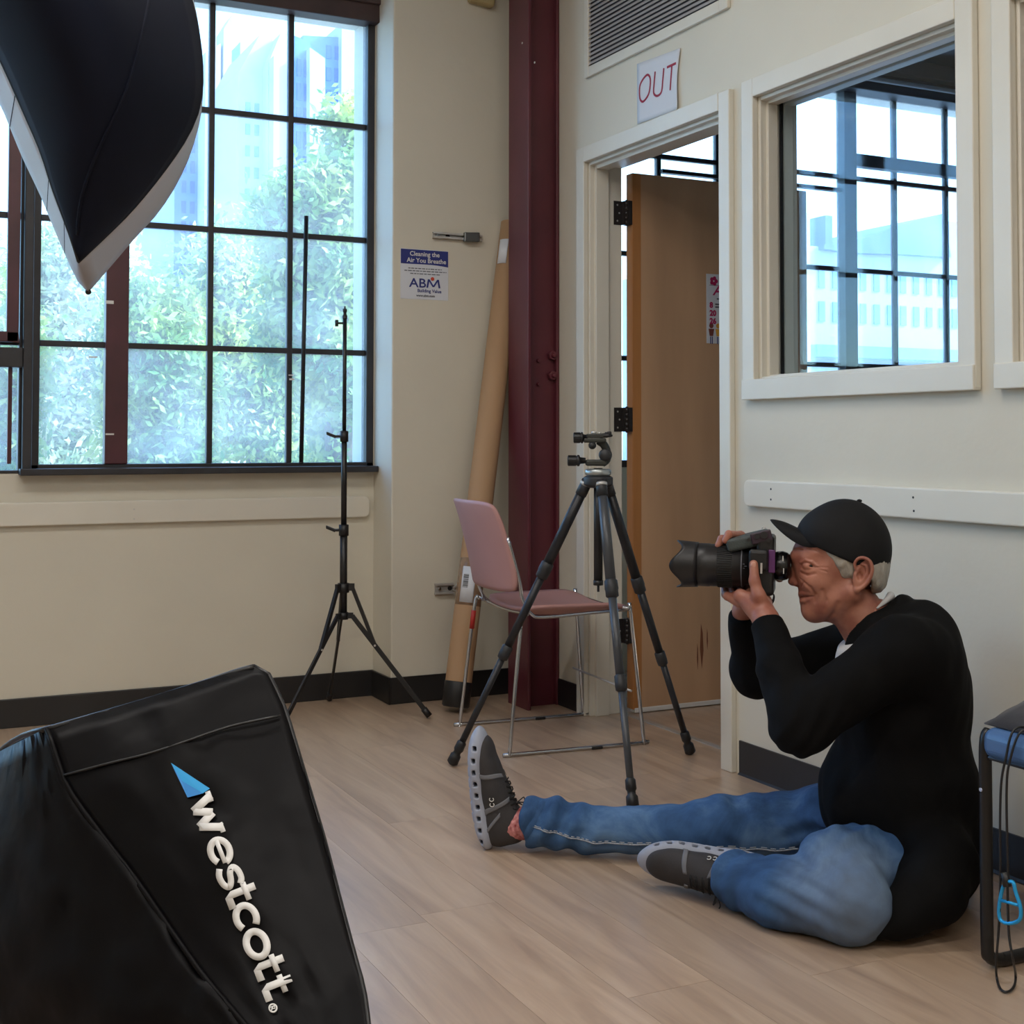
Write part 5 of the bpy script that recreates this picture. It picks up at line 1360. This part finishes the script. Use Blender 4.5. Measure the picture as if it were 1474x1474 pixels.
# ---- jeans
J = SDF((-.26, -.26, .0), (1.0, .46, .36), .0031)
J.ell(Q(1305, 1225), (.150, .175, .105), .03)
J.path([HIPF, Q(1180, 1185, -.10), KNF, Q(960, 1196, -.105), Q(850, 1193, -.105), Q(800, 1186, -.105), Q(757, 1182, -.105)], [.100, .082, .070, .057, .055, .057, .060], .02)
J.path([Q(1275, 1225, .02), HIPN, KNEE + [.02, -.10, .028], KNEE], [.090, .088, .082, .076], .04)
J.path([KNEE, (KNEE + ANN) / 2 + [.01, .01, -.008], ANN + [.01, 0, 0]], [.078, .070, .058], .03)
J.cap(Q(1190, 1165, -.06), Q(1260, 1200, .04), .06, .07, .03)
# open cuffs
e_ = Q(757, 1182, -.105); d_ = e_ - Q(800, 1186, -.105); d_ = d_ / np.linalg.norm(d_) + np.array([0, 0, -.12]); d_ /= np.linalg.norm(d_)
J.half(d_, d_.dot(e_) , e_ - .12, e_ + .12)
J.cap(e_ - d_ * .04, e_ + d_ * .05, .048, .052, 0, sub=True)
e2 = ANN + np.array([.01, 0, 0]); d2 = ANN - KNEE; d2 /= np.linalg.norm(d2)
J.half(d2, d2.dot(e2), e2 - .11, e2 + .11)
J.cap(e2 - d2 * .04, e2 + d2 * .06, .044, .050, 0, sub=True)
J.half([0, 0, -1], -.003, (-.26, -.26, .0), (1.0, .46, .36))
def jd(co):
    a = nz3(co, (10, 10, 14)) * .006 + nz3(co, (28, 28, 34), 9) * .003
    # gathered folds at the far ankle, behind the knees and in the crotch
    def fold(c, r, d, amp, ph=0):
        dn = np.linalg.norm(co - c, axis=1); return np.exp(-(dn / r) ** 2) * np.sin(co @ np.array(d) + ph) * amp
    a += fold(Q(795, 1180, -.06), .10, (95, 20, 55.), .008) + fold(Q(1060, 1180, -.08), .12, (80, 0, -50.), .004)
    a += fold(KNEE + [.09, -.02, .03], .10, (60, 40, -150.), .0045) + fold(KNEE + [.0, -.14, .06], .10, (120, -70, 60.), .005)
    a += fold(Q(1200, 1210, .02), .12, (60, 50, 120.), .006) + fold(Q(1230, 1235, .12), .12, (70, 60, -90.), .006) + fold(ANN, .10, (100, -80, 30.), .005)
    return a
jeans = J.mesh('jeans', jeans_mat(), PR, disp=jd)
q = jeans.modifiers.new('relax', 'SMOOTH'); q.factor = .5; q.iterations = 3
# stitched seam along the stretched leg
seam = [Q(u, v, l_) for u, v, l_ in ((765, 1188, -.048), (790, 1194, -.047), (830, 1205, -.05), (870, 1210, -.052), (930, 1212, -.05), (1000, 1216, -.038), (1080, 1222, -.03), (1150, 1226, -.02))]
dpt = bpy.context.evaluated_depsgraph_get()
sp_ = smooth_path([V(p) for p in seam], 10); stt = MB(); q_ = []
for p in sp_:
    ok, hit, nrm_, idx = jeans.closest_point_on_mesh(p); q_.append(hit + nrm_ * .0016)
for i in range(0, len(q_) - 1): 
    if i % 2 == 0: stt.cyl(q_[i], q_[i].lerp(q_[i + 1], 1.2), .0011, n=6)
    stt.tube([q_[i] + V((0, 0, -.004)), q_[i + 1] + V((0, 0, -.004))], .0018, 6)
o = stt.build('seam_stitching', mat('pale_stitch', lin(150, 158, 170), .8), jeans, local=True)
# ---- shoes
M_SOLE = mat('grey_blue_foam_sole', lin(150, 156, 172), .6, bump=.1, bscale=60)
M_UPPER = mat('charcoal_knit_upper', lin(48, 46, 48), .75, bump=.5, bscale=220, var=.15, vscale=25, bdist=.001)
M_BAND = mat('mid_grey_band', lin(104, 106, 112), .65)
M_LACE = mat('black_lace', lin(16, 16, 18), .8)
M_SOCK = mat('red_patterned_sock', lin(176, 56, 60), .85, bump=.4, bscale=150, var=.5, vscale=90, vcol=lin(214, 150, 150))
def shoe(o, U, Wd, Hv, label, side):
    'o heel on the sole plane, U toe direction, Wd width direction, Hv sole to ankle; side=+1: emblem/laces shown on the +Wd side'
    o = np.array(o); U = np.array(U, float); U /= np.linalg.norm(U); Hv = np.array(Hv, float); Hv -= U * Hv.dot(U); Hv /= np.linalg.norm(Hv); Wd = np.cross(Hv, U) * side
    X = lambda u, w, h: o + U * (u * .925) + Wd * w + Hv * h
    R = [U, Wd, Hv]
    lo = np.minimum.reduce([X(u, w, h) for u in (-.04, .33) for w in (-.08, .08) for h in (-.03, .17)]); hi = np.maximum.reduce([X(u, w, h) for u in (-.04, .33) for w in (-.08, .08) for h in (-.03, .17)])
    s = SDF(lo, hi, .0025)
    # sole : chain of flattened ellipsoids/boxes along the foot
    prof = [(.030, .037, .020, .027), (.075, .037, .021, .021), (.12, .035, .021, .019), (.165, .041, .020, .019), (.21, .046, .019, .020), (.25, .043, .018, .024), (.277, .030, .016, .031)]
    for (u, w, h, hc) in prof: s.ell(X(u, 0, hc), (.038, w, h), .03, rot=R)
    for i in range(9):
        u = .018 + i * .031; s.box(X(u, 0, .019 + 6 * max(0, u - .2) ** 2 * .25), (.0042, .2, .0028), .0018, .002, rot=[U, Wd, Hv], sub=True)
        s.box(X(u + .015, 0, -.001), (.0022, .2, .0045), 0, .003, rot=R, sub=True)
    so_ = s.mesh('shoe', M_SOLE, PR); so_['label'] = label
    s = SDF(lo, hi, .0025)
    s.ell(X(.045, 0, .058), (.046, .035, .046), .0, rot=R).ell(X(.052, 0, .098), (.044, .034, .036), .02, rot=R)
    s.ell(X(.11, 0, .062), (.06, .037, .042), .03, rot=R).ell(X(.17, 0, .050), (.06, .041, .034), .03, rot=R).ell(X(.225, 0, .042), (.055, .043, .026), .02, rot=R).ell(X(.262, 0, .040), (.030, .032, .019), .015, rot=R)
    s.cap(X(.052, 0, .116), X(.044, 0, .17), .027, .034, .006, sub=True)
    s.box(X(.15, 0, -.05 + .012), (.3, .2, .05), 0, .002, rot=R, sub=True)
    up = s.mesh('upper', M_UPPER, so_)
    def on(u, w, h, e=.0015):
        ok, hit, n_, i_ = up.closest_point_on_mesh(V(X(u, w, h))); return hit + n_ * e
    def patch(name, a, b, wd_, m, n=12):
        rows = []
        for i in range(n + 1):
            t = i / n; r_ = []
            for k in (-1, -.4, .4, 1):
                q = [a[j] + (b[j] - a[j]) * t for j in range(3)]; r_.append(on(q[0] + k * wd_, q[1], q[2]))
            rows.append(r_)
        return MB().grid(rows).build(name, m, so_, local=True, solid=.001)
    for sg in (1, -1):
        patch('band', (.09, sg * .045, .022), (.125, sg * .018, .095), .007, M_BAND)
        patch('band', (.03, sg * .045, .02), (.09, sg * .035, .075), .006, M_BAND)
        patch('band', (.195, sg * .05, .022), (.185, sg * .012, .08), .006, M_BAND)
    # laces
    lc = MB()
    for i in range(5):
        u = .11 + i * .017; a = [on(u + .0 * k, -.022 + .011 * k, .10, .003) for k in range(5)]; lc.tube(a, .0017, 6)
        if i < 4: lc.tube([on(u, -.022, .10, .003), on(u + .008, 0, .1, .005), on(u + .017, .022, .10, .003)], .0016, 6)
    p = on(.105, 0, .1, .004); hv = V(Hv); wv = V(Wd); uv_ = V(U)
    for sg in (-1, 1): lc.tube([p, p + hv * .014 + wv * sg * .012 - uv_ * .004, p + hv * .010 + wv * sg * .028 + uv_ * .004, p + wv * sg * .016 + hv * .002, p], .0015, 6, sub=5)
    lc.tube([p, p + wv * .03 * side + hv * .004 - uv_ * .01, p + wv * .048 * side - uv_ * .004], .0014, 6, sub=5)
    lc.build('laces', M_LACE, so_, local=True)
    patch('tongue_tab', (.078, -.008, .118), (.078, .010, .118), .010, mat('pale_blue_tab', lin(176, 190, 214), .5), 4)
    # little white emblem on the flank
    for sg in (1, -1):
        c_ = on(.125, sg * .04, .058, .002); m_ = MB()
        for dx in (-.006, .007):
            q = c_ + V(U) * dx; m_.tube([q + V(U) * .0045 * math.cos(t) + V(Hv) * .0055 * math.sin(t) for t in np.linspace(.7, 5.6, 9)], .0011, 6)
        m_.build('emblem', M_WHT, so_, local=True)
    return so_, X
# far foot: heel on the floor, toes up, soles to the left
hl = Q(688, 1221, -.105); toe = Q(674, 1062, -.105); hl[2] = max(hl[2], .006)
U1 = toe - hl; H1 = np.array([-1, 0, .12])
s1, X1 = shoe(hl, U1, None, H1, 'upright shoe, toes pointing up, on the stretched leg', 1)
# near foot: lying on its outer side, sole facing back, laces to the camera
hl2 = Q(1108, 1242, .100); toe2 = Q(938, 1226, .075)
U2 = toe2 - hl2; U2[2] -= 0
H2 = np.array([-.03, .93, -.34])
s2, X2 = shoe(hl2, U2, None, H2, 'shoe of the folded leg lying on its side, laces facing forward', -1)
# socks
def sock(a, b, r0, r1): MB().tube([V(a), V((np.array(a) + b) / 2), V(b)], [r0, (r0 + r1) / 2, r1], 20).build('sock', M_SOCK, PR, local=True)
sock(X1(.045, 0, .06), e_ - d_ * .03, .033, .044)
sock(X2(.045, 0, .06), e2 - d2 * .03, .034, .042)

# ------------------------------------------------------------------ the camera he holds
pc = lambda u, v, l=0.0: PO + F_ * Q(u, v, l)[0] + L_ * l + V((0, 0, Q(u, v, l)[2]))
cam_th = empty('camera', pc(1060, 815), 'black camera with long zoom lens and hood held up to the man\'s eye', 'camera')
A0, A1 = pc(1092, 816), pc(972, 811); axd = (A1 - A0).normalized(); LT = (A1 - A0).length
up_ = axd.cross(L_).normalized(); up_ = up_ if up_.z > 0 else -up_
M_LENS = mat('black_lens_barrel', lin(20, 19, 22), .42, var=.2, vscale=60, bump=.1, bscale=200)
M_RUBR = mat('ribbed_black_rubber', lin(14, 14, 15), .7, bump=.4, bscale=300)
r0 = .049
MB().lathe(A0, axd, [(-.004, .030), (.0, .036), (.012, .037), (.014, .041), (.03, .043), (.034, r0), (.11, r0), (.112, r0 + .001), (.135, r0 + .001), (.137, r0), (LT * .78, r0), (LT * .78, .03), (LT * .74, .029), (LT * .74, 0)], 44).build('lens_barrel', M_LENS, cam_th)
rg = MB()
for k in range(60):
    t = 2 * pi * k / 60; e1 = up_ * math.cos(t) + L_ * math.sin(t)
    rg.obox(A0 + axd * .075 + e1 * (r0 + .0008), axd, e1, axd.cross(e1), .017, .001, .0015)
rg.build('zoom_ring', M_RUBR, cam_th)
MB().lathe(A0, axd, [(.0355, r0 + .0006), (.038, r0 + .0006)], 44).build('ring_line', M_GREYT, cam_th)
# petal hood
rows = []; NH = 64
for k in range(NH + 1):
    t = 2 * pi * k / NH; e1 = up_ * math.cos(t) + L_ * math.sin(t)
    cut = .004 + .012 * math.cos(t) ** 2 + .020 * math.sin(2 * t) ** 2
    ln = LT * .72; r_ = []
    hd = LT * .28
    for j in range(6):
        q = j / 5; r_.append(A0 + axd * (ln + (hd + .012 - cut) * q) + e1 * (r0 + .002 + .003 * q))
    rows.append(r_)
MB().grid(rows).build('lens_hood', M_LENS, cam_th, solid=.0022)
MB().lathe(A0, axd, [(LT * .775, 0), (LT * .77, .02), (LT * .765, .034)], 40).build('front_element', mat('coated_lens_glass', lin(20, 16, 34), .05, coat=1), cam_th)
# camera body: portrait orientation
bd = MB()
bc_ = pc(1102, 812)
back = -axd
def bx(c, h, hd_, hl_, hu_, name, m, bev=.006, ax=axd, uu=up_):
    return MB().obox(c, ax, L_, uu, hd_, hl_, hu_).build(name, m, cam_th, bevel=bev, bseg=3)
body = bx(pc(1103, 812), 0, .020, .050, .068, 'body', M_BLKP, .009)
bx(pc(1099, 842), 0, .014, .045, .018, 'base_plate', M_BLKP, .008)
g1, g2 = pc(1108, 772), pc(1048, 786)
gd = (g2 - g1).normalized(); gu = gd.cross(L_).normalized(); gu = gu if gu.z > 0 else -gu
MB().obox((g1 + g2) / 2 + gu * .002, gd, L_, gu, (g2 - g1).length / 2, .044, .0155).build('hand_grip', mat('grey_green_rubber_grip', lin(58, 66, 66), .6, bump=.4, bscale=260), cam_th, bevel=.009, bseg=4)
MB().obox(pc(1096, 773, .046), gd, L_, gu, .024, .004, .013).build('top_plate', mat('purplish_black_plate', lin(52, 38, 52), .35), cam_th, bevel=.003)
for (u, v, r) in ((1090, 772, .006), (1100, 770, .008), (1078, 777, .004), (1107, 778, .004)):
    MB().cyl(pc(u, v, .048), pc(u, v, .055), r, n=16).build('dial', M_BLKP, cam_th)
MB().tube([pc(1097, 763), pc(1097, 759.5), pc(1101, 758.5), pc(1103, 762)], .0011, 6, sub=4).build('strap_lug', M_STEEL, cam_th)
# pentaprism hump + hot shoe facing the viewer (camera held upright)
MB().obox(pc(1092, 806, .056), axd, L_, up_, .022, .012, .024).build('prism_housing', M_BLKP, cam_th, bevel=.008, bseg=3)
MB().obox(pc(1111, 808, .050), axd, L_, up_, .0075, .003, .026).build('rear_screen', mat('violet_reflecting_screen', lin(96, 52, 104), .2), cam_th, bevel=.002)
MB().obox(pc(1096, 818, .067), axd, L_, up_, .0022, .0016, .012).build('hot_shoe', M_STEEL, cam_th)
MB().lathe(pc(1114, 814, .012), -axd, [(0, .030), (.010, .033), (.020, .034), (.030, .031), (.036, .026), (.038, .018), (.034, 0)], 28).build('eyecup', mat('glossy_black_rubber', lin(10, 10, 12), .25), cam_th)
for (u, v) in ((1127, 804), (1128, 822)): MB().obox(pc(u, v, .045), axd, L_, up_, .001, .001, .006).build('reflector_mark', M_WHT, cam_th)
for i, (u, v) in enumerate(((1070, 812), (1070, 818), (1073, 815))): MB().obox(pc(u, v, .0463), axd, L_, up_, .003, .0006, .0006).build('lens_marking', M_GREYT, cam_th)
stp = MB().tube([pc(1110, 853, .01), pc(1114, 857, .02), pc(1113, 864, .02), pc(1110, 869, .02)], [.0018, .002, .003, .0032], 8, sub=4).build('strap_end', M_BLK, cam_th)
